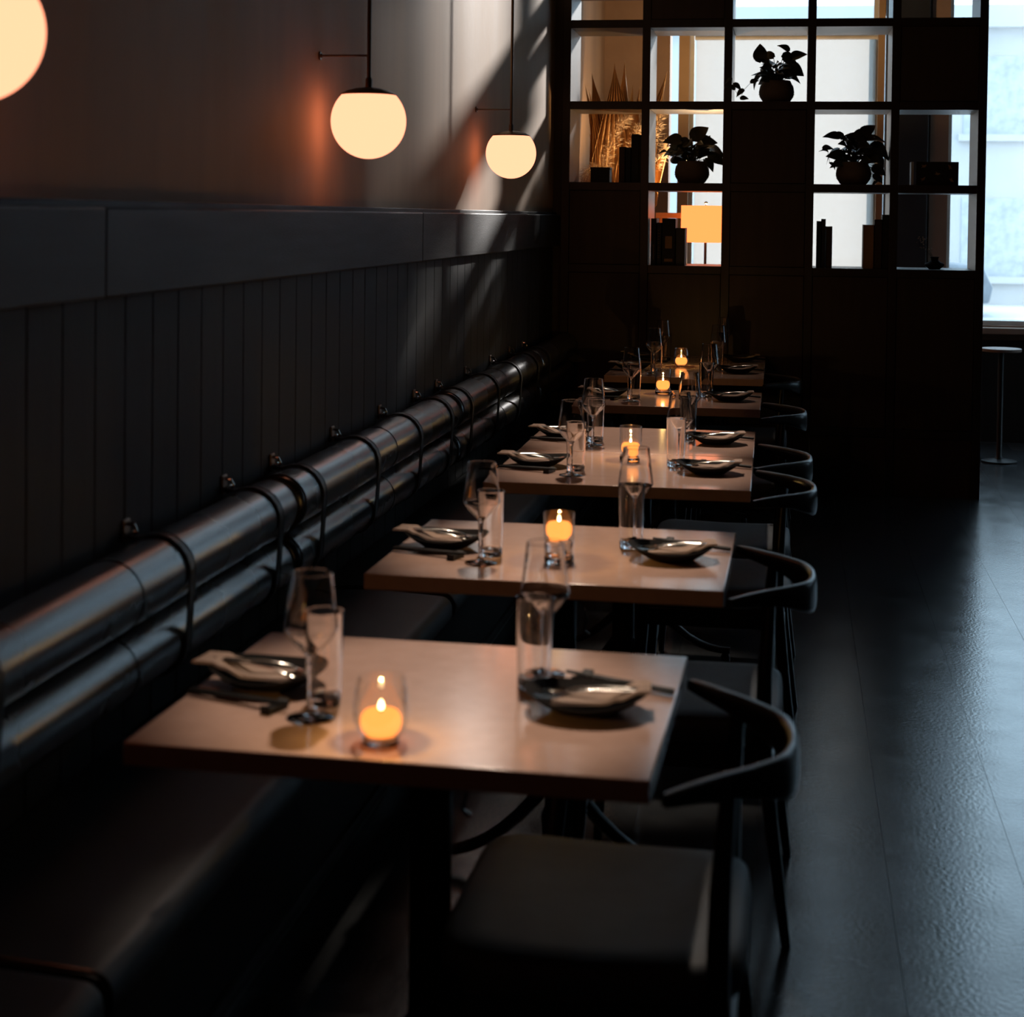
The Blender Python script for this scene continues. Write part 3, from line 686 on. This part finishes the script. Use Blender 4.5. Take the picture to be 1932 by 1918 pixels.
# added spotlights, unseen above the frame, that light the tables
def spotlight(x, y, tx, ty, energy, label):
    t = thing('added_spotlight', label, 'spotlight', (x, y, ZC-0.30), group='added unseen spotlights')
    d = (Vector((tx, ty, TZ))-Vector((x, y, ZC-0.30))).normalized(); q = d.to_track_quat('-Z', 'Y')
    h = MB().lathe([(0.0, 0.10), (0.035, 0.10), (0.045, 0.08), (0.050, -0.03), (0.047, -0.03), (0.042, 0.05), (0.0, 0.05)], 24).build('housing', 'black_metal', t)
    h.rotation_euler = q.to_euler()
    MB().tube([(0, 0, 0.09), (0, 0, 0.30)], 0.008, 10).build('stalk', 'black_metal', t)
    l = bpy.data.lights.new('spot_beam', 'SPOT'); l.energy = energy; l.color = (1.0, 0.80, 0.64); l.spot_size = math.radians(12.6); l.spot_blend = 0.35; l.shadow_soft_size = 0.09
    o = link('spot_beam', l, t); o.rotation_euler = q.to_euler(); o.location = d*0.05
SPOTS = [(0, 430), (1, 450), (2, 450), (3, 440), (4, 110), (5, 60)]
for i, en in SPOTS:
    c = tables[i].location
    spotlight(c.x-0.30, c.y+1.7, c.x+0.01, c.y, en, 'added unseen spotlight lighting the '+TBL[i][3])

# ------------------------------------------------------------------ things in the shelf
def book(x0, x1, zt, row, col, label, depth=0.17, y0=0.03, tilt=0.0, gilt=True):
    zb = ZB[row]+TH; h = zt-zb; w = x1-x0
    t = thing('book', label, 'book', (x0, SY0+y0, zb), group='books in the shelf')
    c = MB(); th = min(0.003, w*0.18)
    c.box(0.0006, th, 0, depth, 0, h).box(w-th, w-0.0006, 0, depth, 0, h).box(0.0006, w-0.0006, 0, 0.004, 0, h)
    c.build('cover', 'cloth_'+col, t)
    box(th, w-th, 0.004, depth-0.006, 0.004, h-0.004).build('pages', 'paper', t)
    if gilt:
        g = MB(); rng = random.Random(int(x0*1000))
        if gilt == 'ornament':
            g.lathe([(0, -0.006), (0.006, 0), (0, 0.006)], 8, w/2, 0.0, h*0.42).box(w/2-0.001, w/2+0.001, -0.0006, 0.001, h*0.12, h*0.40)
        elif gilt == 'letters':
            z = h*0.16
            while z < h*0.82:
                ww = w*rng.uniform(0.16, 0.24); dz = rng.uniform(0.004, 0.009)
                g.box(w/2-ww, w/2-ww+0.0016, -0.0006, 0.001, z, z+dz).box(w/2-ww, w/2+ww*rng.uniform(0.3, 1), -0.0006, 0.001, z+dz*0.4, z+dz*0.6); z += dz+rng.choice((0.003, 0.003, 0.009))
        else:
            g.box(w*0.25, w*0.75, -0.0006, 0.001, h*0.36, h*0.62).box(w*0.2, w*0.8, -0.0006, 0.001, h*0.08, h*0.14)
        g.build('spine_print', 'gilt', t)
    if tilt: t.rotation_euler = (0, tilt, 0)
def sx(px, y=SY0+0.03): return (px-1497.9-7.0*0)/3180.0*y*1.0
def P2(u, v, Y):
    d = Rv*(u-966)/FPX+Dv*(v-Y0)/FPX+Fv; k = Y/d.y; return d.x*k, HC+d.z*k
def bookpx(u0, u1, vt, row, col, label, **k):
    x0, _ = P2(u0, vt, SY0+0.03); x1, z = P2(u1, vt, SY0+0.03); book(x0+0.0006, x1-0.0006, z, row, col, label, **k)
bookpx(1228, 1239, 412, 0, 'navy', 'leftmost dark blue book with faded gilt spine beside the lamp', gilt='ornament')
bookpx(1239, 1249, 420, 0, 'navy', 'second dark book beside the lamp, lower than its neighbours', gilt='letters')
bookpx(1249, 1275, 412, 0, 'black', 'thick black book with worn brown spine print beside the lamp')
bookpx(1275, 1293, 430, 0, 'grey', 'shortest grey-blue book, right end of the row beside the lamp', gilt=False)
bookpx(1541, 1550, 417, 0, 'black', 'leftmost thin dark book in the lower cell near the pipe', gilt=False)
bookpx(1550, 1558.5, 413, 0, 'navy', 'tallest navy book of the left trio in the lower cell', gilt=False)
bookpx(1558.5, 1571, 427, 0, 'brown', 'shortest brown book of the left trio in the lower cell', gilt=False)
bookpx(1629, 1650, 424, 0, 'tan', 'orange-brown book standing left of two dark books', gilt=False)
bookpx(1650, 1665, 414, 0, 'brown', 'middle brown book at right of the lower cell', gilt=False)
bookpx(1665, 1678, 405, 0, 'black', 'tallest dark book at right of the lower cell', gilt=False)
bookpx(1168, 1180, 277, 1, 'brown', 'short brown book in front of the dried palms', gilt=False)
bookpx(1180, 1191, 278, 1, 'navy', 'middle navy book in front of the dried palms', gilt=False)
bookpx(1191, 1206, 253, 1, 'black', 'tallest black book in front of the dried palms', gilt=False)
# low box next to the palms
x0, z1 = P2(1114, 315, SY0+0.05); x1, _ = P2(1150, 315, SY0+0.05)
b_ = thing('small_box', 'low dark box with pale lid edge in the palm cell', 'box', ((x0+x1)/2, SY0+0.12, ZB[1]+TH))
hw = (x1-x0)/2
box(-hw, hw, -0.06, 0.06, 0, z1-ZB[1]-TH-0.012).build('body', 'cloth_olive', b_, bevel=0.002)
box(-hw-0.002, hw+0.002, -0.062, 0.062, z1-ZB[1]-TH-0.012, z1-ZB[1]-TH).build('lid', 'cloth_brown', b_, bevel=0.002)
# album with small bird print standing face out
x0, z1 = P2(1729, 305, SY0+0.05); x1, _ = P2(1809, 305, SY0+0.05)
al = thing('picture_book', 'black picture book with small brown birds standing face out', 'book', (x0, SY0+0.05, ZB[1]+TH))
W_, H_ = x1-x0, z1-ZB[1]-TH
c = MB(); c.box(0, W_, 0, 0.003, 0, H_).box(0, W_, 0.022, 0.025, 0, H_).box(W_-0.003, W_, 0.003, 0.022, 0, H_); c.build('cover', 'cloth_black', al)
box(0.002, W_-0.003, 0.003, 0.022, 0.003, H_-0.003).build('pages', 'paper', al)
bird = [(-0.016, 0.0), (-0.006, 0.004), (-0.010, 0.014), (0.002, 0.006), (0.012, 0.005), (0.018, 0.001), (0.010, -0.002), (0.004, -0.007), (-0.004, -0.004)]
for (u, v, r) in ((0.18, 0.80, 0.4), (0.80, 0.78, 2.2), (0.50, 0.48, 0.0), (0.17, 0.25, 0.8), (0.83, 0.22, -0.7)):
    pts = [(W_*u+x*math.cos(r)-z*math.sin(r), H_*v+x*math.sin(r)+z*math.cos(r)) for x, z in bird]
    n = len(pts); MB().add([(x, -0.0005, z) for x, z in pts]+[(x, 0.0008, z) for x, z in pts], [tuple(range(n)), tuple(reversed(range(n, 2*n)))]+[(k, (k+1) % n, (k+1) % n+n, k+n) for k in range(n)]).build('bird_print', 'cloth_tan', al, smooth=False)
x0, z1 = P2(1720, 305, SY0+0.05); x1, _ = P2(1724.5, 305, SY0+0.05)
wb_ = thing('slim_book', 'slim white book standing left of the bird book', 'book', (x0, SY0+0.06, ZB[1]+TH))
c = MB(); w_ = x1-x0; h_ = z1-ZB[1]-TH; c.box(0, 0.001, 0, 0.13, 0, h_).box(w_-0.001, w_, 0, 0.13, 0, h_).box(0, w_, 0, 0.002, 0, h_); c.build('cover', 'window_frame_white', wb_)
box(0.001, w_-0.001, 0.002, 0.127, 0.003, h_-0.003).build('pages', 'paper', wb_)
# squat black vase with twigs
x0, z1 = P2(1763, 503, SY0+0.16)
vz = thing('bud_vase', 'squat black bud vase holding thin dried twigs', 'vase', (x0, SY0+0.16, ZB[0]+TH))
MB().lathe([(0.0, 0.0), (0.030, 0.0), (0.034, 0.004), (0.052, 0.020), (0.0545, 0.026), (0.050, 0.032), (0.028, 0.044), (0.021, 0.052), (0.021, 0.062), (0.026, 0.068), (0.023, 0.069), (0.018, 0.062), (0.018, 0.052), (0.0, 0.05)], 32).build('body', 'black_ceramic', vz)
rng = random.Random(3)
for k, (tx, tz) in enumerate(((-0.105, 0.165), (-0.085, 0.185), (-0.06, 0.165))):
    tw = MB().tube([(0, 0, 0.05), (tx*0.35, 0.005, 0.09), (tx*0.7, 0.0, tz*0.75), (tx, -0.005, tz)], 0.0011, 5).build('twig', 'stem', vz)
    b = MB()
    for q in range(9):
        a = rng.uniform(0.45, 1); b.lathe([(0, -0.004), (0.004, 0), (0, 0.004)], 6, tx*a+rng.uniform(-.014, .014), rng.uniform(-.01, .01), tz*(0.3+0.7*a)+rng.uniform(-.012, .012))
    b.build('dried_blossom', 'pampas', tw)

# ------------------------------------------------------------------ potted plants
def leaf_mesh(L, W, fold, droop, name='leaf', mat='leaf'):
    nl, nw = 9, 4; vs = []; fs = []
    for i in range(nl+1):
        u = i/nl
        wv = W*0.5*(math.sin(PI*min(1, u**0.62))**0.9)*(1.0 if u < 0.98 else 0.1)
        if i == 0: wv = W*0.12
        if i == nl: wv = 0.0005
        x = L*u; z = -droop*L*u*u+0.10*L*math.sin(PI*u)
        for j in range(-nw//2, nw//2+1):
            v = j/(nw/2); vs.append((x-0.06*L*abs(v)*(1-u)*(1 if i < 2 else 0), wv*v, z+fold*wv*abs(v)))
    K = nw+1
    for i in range(nl):
        for j in range(nw): fs.append((i*K+j, i*K+j+1, (i+1)*K+j+1, (i+1)*K+j))
    n = len(vs); th = 0.0009
    vs2 = vs+[(x, y, z-th) for x, y, z in vs]; fs2 = fs+[tuple(reversed([q+n for q in f])) for f in fs]
    rim = [j for j in range(K)]+[i*K+K-1 for i in range(1, nl+1)]+[nl*K+j for j in range(K-2, -1, -1)]+[i*K for i in range(nl-1, 0, -1)]
    for a, b in zip(rim, rim[1:]+rim[:1]): fs2.append((a, b, b+n, a+n))
    return MB().add(vs2, fs2).mesh(name, mat, angle=80)
LEAVES = [leaf_mesh(0.098, 0.076, 0.18, 0.25), leaf_mesh(0.088, 0.062, 0.25, 0.12), leaf_mesh(0.105, 0.086, 0.12, 0.40), leaf_mesh(0.050, 0.030, 0.3, 0.3)]
POT = MB().lathe([(0.0, 0.0), (0.062, 0.0), (0.074, 0.006), (0.094, 0.036), (0.0985, 0.062), (0.094, 0.090), (0.080, 0.118), (0.076, 0.126), (0.071, 0.127), (0.070, 0.115), (0.0, 0.110)], 40).mesh('pot', 'pot_clay')
dots = MB()
for (zz, rr, n, ph) in ((0.098, 0.0905, 22, 0), (0.050, 0.0975, 16, 0.1)):
    for k in range(n):
        a = 2*PI*k/n+ph; dots.lathe([(0, -0.003), (0.003, 0), (0, 0.003)], 6, rr*math.cos(a), rr*math.sin(a), zz)
DOT = dots.mesh('relief_dots', 'pot_clay')
SOIL = MB().lathe([(0.0, 0.114), (0.04, 0.116), (0.070, 0.112)], 24).mesh('soil', 'soil')
def plant(u, row, label, spec, vines, seed, dy=0.17):
    x, _ = P2(u, 300, SY0+dy)
    t = thing('potted_plant', label, 'plant', (x, SY0+dy, ZB[row]+TH), group='potted leafy plants in the shelf')
    p = link('pot', POT, t); link('relief_dots', DOT, p); link('soil', SOIL, p)
    rng = random.Random(seed); stems = MB()
    def leaf(px, pz, py, ang, elev, k, sc=1.0, roll=None):
        o = link('leaf', LEAVES[k], t, (px, py, pz))
        o.rotation_euler = Euler(((rng.uniform(0.35, 1.25)*(1 if math.cos(ang) > 0 else -1)) if roll is None else roll, -elev, ang), 'XYZ'); o.scale = (sc*1.12, sc*1.12, sc*1.12)
    for (px, pz, az, el, k, sc) in spec:
        py = rng.uniform(-0.05, 0.05)
        leaf(px, pz, py, az+rng.uniform(-.25, .25), el, k, sc)
        stems.tube([(px*0.15, py*0.3, 0.112), (px*0.55, py*0.7, 0.112+(pz-0.112)*0.65), (px, py, pz)], [0.0024, 0.002, 0.0014], 6)
    for q in range(34):     # inner mass of leaves
        a = rng.uniform(0, 2*PI); r = rng.uniform(0.0, 0.075); pz = rng.uniform(0.125, 0.225)
        px, py = r*math.cos(a), 0.8*r*math.sin(a)
        leaf(px, pz, py, a+rng.uniform(-.6, .6), rng.uniform(-0.2, 0.55), rng.choice((0, 1, 2)), rng.uniform(0.6, 0.95))
        stems.tube([(px*0.2, py*0.2, 0.112), (px*0.7, py*0.7, 0.112+(pz-0.112)*0.6), (px, py, pz)], [0.0022, 0.0018, 0.0014], 5)
    for v in vines:
        stems.tube([Vector(q) for q in v], 0.0013, 6)
        for i, q in enumerate(v[2:]):
            leaf(q[0], q[2], q[1], PI if i % 2 else rng.uniform(-.5, .5), rng.uniform(-0.9, 0.5), 3, rng.uniform(0.8, 1.1))
    stems.build('stems', 'stem', t)
plant(1463, 2, 'potted philodendron with a trailing vine in the topmost plant cell',
      [(-0.085, 0.235, PI/2+0.9, 1.35, 0, 1.0), (0.075, 0.25, 0.15, 0.35, 1, 1.0), (0.065, 0.29, PI, 0.65, 3, 1.3), (-0.02, 0.26, PI, 0.25, 2, 0.9), (0.03, 0.25, 0.3, -0.1, 2, 1.0), (0.06, 0.20, 0.0, -0.35, 0, 1.0), (0.05, 0.18, 0.2, -0.55, 1, 1.0), (-0.08, 0.16, PI, -1.0, 1, 1.0), (-0.05, 0.22, PI-.3, 0.5, 0, 0.9)],
      [[(-0.05, -0.05, 0.115), (-0.10, -0.13, 0.125), (-0.14, -0.20, 0.10), (-0.175, -0.22, 0.06), (-0.195, -0.22, 0.012), (-0.225, -0.23, 0.06), (-0.235, -0.23, 0.09), (-0.24, -0.23, 0.12)]], 11)
plant(1306, 1, 'potted philodendron in front of the pale window above the lamp',
      [(-0.06, 0.24, PI, 0.15, 2, 0.9), (0.0, 0.25, 0.4, 0.75, 0, 1.1), (0.07, 0.21, 0.6, 1.2, 3, 1.4), (-0.06, 0.19, PI, -0.15, 0, 1.1), (-0.08, 0.17, PI, 0.0, 3, 1.2), (0.07, 0.20, 0.0, -0.15, 2, 1.1), (0.09, 0.17, 0.0, -0.5, 0, 1.0), (0.07, 0.14, 0.0, -0.9, 1, 0.9), (0.03, 0.23, 0.0, 0.1, 0, 1.0), (-0.03, 0.2, PI, 0.2, 1, 1.1)],
      [[(-0.05, 0, 0.12), (-0.09, -0.02, 0.15), (-0.13, -0.03, 0.175), (-0.145, -0.03, 0.18)]], 21)
plant(1611, 1, 'bushy potted philodendron with curling tendrils beside the pipe',
      [(-0.08, 0.26, PI, 0.15, 1, 1.0), (-0.06, 0.27, PI, 0.25, 0, 0.8), (0.05, 0.27, 0.5, 0.85, 0, 1.0), (0.06, 0.25, 0.0, 0.0, 1, 1.2), (0.09, 0.22, 0.0, -0.4, 2, 1.1), (-0.08, 0.20, PI, -0.5, 2, 0.9), (0.11, 0.17, 0.0, -0.9, 0, 1.0), (0.10, 0.10, 0.0, -0.5, 1, 0.9), (0.0, 0.26, 0.2, 0.3, 2, 1.0), (0.03, 0.24, PI, 0.3, 0, 1.0), (0.11, 0.06, -0.4, -0.7, 3, 1.2)],
      [[(-0.06, -0.02, 0.12), (-0.10, -0.06, 0.095), (-0.135, -0.09, 0.12), (-0.145, -0.10, 0.18), (-0.175, -0.10, 0.20)], [(0.08, 0, 0.12), (0.11, -0.05, 0.10), (0.12, -0.06, 0.05), (0.13, -0.06, 0.02)]], 31)

# ------------------------------------------------------------------ behind the shelf: console, lamp, dried palms
co = thing('console_table', 'low dark console table behind the shelf', 'table', (-0.78, 10.36, 0))
ZK = 0.92
box(-0.52, 0.52, -0.20, 0.20, ZK-0.035, ZK).build('top', 'shelf_wood', co, bevel=0.003)
for a in (-1, 1):
    for b in (-1, 1):
        box(a*0.49-0.02, a*0.49+0.02, b*0.17-0.02, b*0.17+0.02, 0, ZK-0.035).build('leg', 'shelf_wood', co, bevel=0.003)
box(-0.47, 0.47, -0.17, 0.17, 0.25, 0.275).build('lower_shelf', 'shelf_wood', co)
lx, lz = P2(1331, 457, 10.30); _, ltop = P2(1331, 388, 10.30)
la = thing('table_lamp', 'brass table lamp with glowing amber drum shade behind the shelf', 'lamp', (lx, 10.30, ZK))
zb_, zt_ = lz-ZK, ltop-ZK
MB().lathe([(0.150, zb_), (0.150, zt_), (0.1485, zt_), (0.1485, zb_)], 48).build('shade', 'lamp_shade_glow', la, angle=80)
MB().lathe([(0.0, 0.0), (0.07, 0.0), (0.072, 0.012), (0.02, 0.022), (0.009, 0.03), (0.008, zb_+0.02), (0.012, zb_+0.04), (0.0, zb_+0.045)], 24).build('stem', 'bronze', la)
MB().lathe([(0.0, zt_-0.02), (0.004, zt_-0.02), (0.004, zt_+0.008), (0.011, zt_+0.014), (0.008, zt_+0.024), (0.0, zt_+0.027)], 16).build('finial', 'bronze', la)
sp = MB()
for k in range(3):
    a = 2*PI*k/3; sp.tube([(0, 0, zt_-0.006), (0.148*math.cos(a), 0.148*math.sin(a), zt_-0.004)], 0.002, 6)
sp.build('shade_ring', 'bronze', la)
plight('bulb', la, (0, 0, zt_-0.065), 75.0, (1.0, 0.62, 0.28), 0.03)
rs_, rz_ = P2(1238, 401, 10.52); re_, _ = P2(1300, 401, 10.52)
ps = thing('oak_riser', 'small pale oak riser shelf lit by the amber lamp', 'shelf', ((rs_+re_)/2, 10.52, ZK))
hw_ = (re_-rs_)/2; ht_ = rz_-ZK
box(-hw_, hw_, -0.04, 0.06, ht_-0.034, ht_).build('board', 'ledge_oak', ps, bevel=0.002)
for xx_ in (-hw_+0.024, hw_-0.03):
    box(xx_, xx_+0.018, -0.036, 0.05, 0, ht_-0.034).build('leg', 'ledge_oak', ps, bevel=0.002)
dp = thing('dried_arrangement', 'dried palm spears and pampas plumes in a vase behind the shelf', 'dried flowers', (-1.06, 10.40, ZK))
MB().lathe([(0.0, 0.0), (0.07, 0.0), (0.10, 0.05), (0.115, 0.16), (0.10, 0.28), (0.06, 0.36), (0.055, 0.42), (0.065, 0.44), (0.058, 0.44), (0.048, 0.40), (0.0, 0.38)], 32).build('vase', 'pot_clay', dp)
def spear(L, W, pleats=7):
    vs = []; fs = []; nl = 12; K = 2*pleats+1
    for i in range(nl+1):
        u = i/nl
        wv = W*0.5*((u/0.45)**0.8 if u < 0.45 else max(0.012, ((1-u)/0.55)**1.0))
        for j in range(K):
            v = (j/(K-1)-0.5)*2
            vs.append((wv*v, 0.012*(1 if j % 2 else -1)*min(1, wv/0.05)+0.02*u*u, L*u*(1-0.04*v*v)))
    for i in range(nl):
        for j in range(K-1): fs.append((i*K+j, i*K+j+1, (i+1)*K+j+1, (i+1)*K+j))
    n = len(vs); th = 0.0015
    vs2 = vs+[(x, y+th, z) for x, y, z in vs]; fs2 = fs+[tuple(reversed([q+n for q in f])) for f in fs]
    rim = [j for j in range(K)]+[i*K+K-1 for i in range(1, nl+1)]+[nl*K+j for j in range(K-2, -1, -1)]+[i*K for i in range(nl-1, 0, -1)]
    for a, b in zip(rim, rim[1:]+rim[:1]): fs2.append((a, b, b+n, a+n))
    return MB().add(vs2, fs2).mesh('palm_spear', 'straw', smooth=False)
SPM = [spear(1.0, 0.30), spear(1.0, 0.17, 4), spear(1.0, 0.50, 9)]
def put_spear(k, tipx, tipz, y, roll=0.0, bz=0.40):
    # from the vase mouth to the wanted tip
    d = Vector((tipx-(-1.06), y, tipz-ZK-bz)); L = d.length
    o = link('palm_spear', SPM[k], dp, (0, 0, bz)); zz = d.normalized(); xx = (Vector((1, 0, 0))-zz*zz.x).normalized(); yy = zz.cross(xx)
    q = Matrix((xx, yy, zz)).transposed(); o.rotation_euler = (q @ Matrix.Rotation(roll, 3, 'Z')).to_euler(); o.scale = (max(L, 0.6)*(0.7 if tipx < -1.2 else 1.0), L, L)
for (k, u, v, y, r) in ((0, 1160, 117, 0.0, 0.2), (1, 1176, 112, 0.05, -0.3), (0, 1116, 135, 0.04, 0.1), (1, 1104, 158, 0.08, 0.2), (1, 1112, 168, -0.03, 0.3), (1, 1205, 162, 0.0, -0.3), (1, 1197, 160, 0.06, 0.6), (1, 1257, 133, 0.08, -0.2), (0, 1112, 250, 0.02, 0.2), (2, 1215, 240, 0.05, -0.2), (2, 1150, 215, 0.09, 0.0), (0, 1250, 290, -0.02, 0.4), (0, 1262, 270, 0.06, -0.4)):
    x_, z_ = P2(u, v, 10.40+y); put_spear(k, x_, z_, y, r)
def plume(pts, seed, n=900, spread=0.045):
    rng = random.Random(seed); P = [Vector(p) for p in pts]
    st = MB().tube(P, 0.0022, 6).build('pampas_plume', 'straw', dp)
    vs = []; fs = []
    for q in range(n):
        u = rng.uniform(0.25, 1.0)*(len(P)-1); i = min(int(u), len(P)-2); p = P[i].lerp(P[i+1], u-i)
        tg = (P[i+1]-P[i]).normalized(); rd = Vector((rng.gauss(0, 1), rng.gauss(0, 1), rng.gauss(0, 1))).normalized()
        sp_ = spread*(0.5+0.9*math.sin(PI*min(1, max(0.05, (u/(len(P)-1)-0.2)/0.85))))
        d = (tg*0.7+rd).normalized(); L = rng.uniform(0.02, 0.05); a = p+rd*sp_*rng.uniform(0, 0.8); b = a+d*L+Vector((0, 0, -0.006))
        sd2 = d.cross(Vector((rng.random(), rng.random(), rng.random()))).normalized()*0.0016
        k = len(vs); vs += [a-sd2, a+sd2, b]; fs.append((k, k+1, k+2))
    o = MB().add(vs, fs).build('plume_hairs', 'pampas', st, smooth=False); o['kind'] = 'stuff'
def pth(L): 
    r = []
    for (u, v, y) in L:
        x_, z_ = P2(u, v, 10.40+y); r.append((x_+1.06, y, z_-ZK))
    return r
plume([(0, 0, 0.40)]+pth([(1140, 330, -0.05), (1148, 285, -0.09), (1165, 235, -0.12), (1185, 222, -0.12)]), 1)
plume([(0, 0, 0.40)]+pth([(1128, 335, -0.06), (1118, 315, -0.12), (1105, 330, -0.16), (1098, 350, -0.18)]), 2, 700, 0.035)
plume([(0, 0, 0.40)]+pth([(1200, 300, -0.02), (1232, 260, -0.03), (1246, 215, -0.04), (1248, 200, -0.04)]), 3, 900, 0.035)
plume([(0, 0, 0.40)]+pth([(1215, 330, 0.0), (1238, 310, 0.0), (1250, 290, 0.0), (1256, 262, 0.0)]), 4, 700, 0.03)
plume([(0, 0, 0.40)]+pth([(1180, 320, -0.04), (1195, 270, -0.06), (1206, 235, -0.07)]), 5, 600, 0.035)

# ------------------------------------------------------------------ small round stool-table by the window
sx_, _ = P2(1889, 657, 10.95)
st = thing('side_table', 'small round pedestal side table by the far right window', 'table', (sx_, 10.95, 0))
MB().lathe([(0.0, 0.70), (0.122, 0.70), (0.125, 0.705), (0.125, 0.717), (0.122, 0.72), (0.0, 0.72)], 40).build('top', 'stool_top', st)
MB().lathe([(0.0, 0.0), (0.11, 0.0), (0.11, 0.012), (0.03, 0.025), (0.018, 0.04), (0.018, 0.70), (0.0, 0.70)], 24).build('pedestal', 'black_metal', st)

# ------------------------------------------------------------------ street outside
g = struct(box(-60, 60, YB+0.2, 120, -0.30, -0.15).build('street', 'asphalt'), 'pale winter street outside the windows')
struct(box(-60, 60, YB+0.2, 16.2, -0.15, -0.05).build('pavement', 'snow_pavement'), 'bright pavement in front of the windows')
struct(box(-60, 60, 27.5, 32, -0.15, -0.03).build('far_pavement', 'snow_pavement'))
struct(box(XR+0.4, 60, -40, YB+0.2, -0.30, -0.10).build('side_street', 'asphalt'))
def building(name, label, x0, x1, y0, h, mat, floors, bays, rz=0.0):
    w_ = x1-x0
    t = thing(name, label, 'building', (x0+w_/2*math.cos(rz), y0+w_/2*math.sin(rz), -0.15), rz)
    box(-w_/2, w_/2, 0, 9, 0, h).build('walls', mat, t)
    box(-w_/2-0.02, w_/2+0.2, -0.25, 9.2, h, h+0.4).build('cornice', mat, t)
    fh = h/floors; bw = w_/bays
    pm = box(-bw*0.3, bw*0.3, -0.02, 0.03, 0, fh*0.55).mesh('window', 'facade_glass')
    sm = box(-bw*0.34, bw*0.34, -0.15, 0.0, -0.12, 0.0).mesh('sill', mat)
    for f in range(floors):
        for b in range(bays):
            wn = link('window', pm, t, (-w_/2+bw*(b+0.5), 0, fh*f+fh*0.25)); link('sill', sm, wn)
building('corner_building', 'low pale building across the street', -16, 4.9, 32, 5.2, 'concrete_facade', 2, 9)
building('sun_blocker_building', 'unseen tall pale building added to block the sun', 3.22, 22, 20, 17, 'pale_facade', 5, 8, -math.atan(0.30))  # added out of view, turned to block sun from the right window
def car(x, y, mat, label):
    t = thing('parked_car', label, 'car', (x, y, -0.15))
    prof = [(-2.1, 0.35), (-2.1, 0.75), (-1.9, 0.90), (-1.2, 0.98), (-0.6, 1.42), (0.7, 1.45), (1.4, 1.0), (2.0, 0.92), (2.15, 0.6), (2.1, 0.35)]
    n = len(prof); vs = []
    for (yy, ins) in ((-0.88, 0), (0.88, 0)): vs += [(a, yy*(0.86 if z > 1.1 else 1), z) for a, z in prof]
    MB().add(vs, [tuple(range(n)), tuple(reversed(range(n, 2*n)))]+[(k, (k+1) % n, (k+1) % n+n, k+n) for k in range(n)]).build('body', mat, t, bevel=0.05)
    MB().add([(a, yy, z) for yy in (-0.90, 0.90) for a, z in ((-1.0, 1.02), (-0.55, 1.36), (0.65, 1.38), (1.15, 1.02))], [(0, 1, 2, 3), (7, 6, 5, 4), (0, 4, 5, 1), (1, 5, 6, 2), (2, 6, 7, 3), (3, 7, 4, 0)]).build('side_windows', 'facade_glass', t)
    for a in (-1.3, 1.35):
        for s in (-1, 1): MB().tube([(a, s*0.72, 0.32), (a, s*0.92, 0.32)], 0.32, 20).build('wheel', 'rubber', t)
car(1.0, 28.6, 'car_paint_grey', 'grey car parked by the far kerb')
car(-1.6, 25.5, 'car_paint_white', 'white car parked across the street')
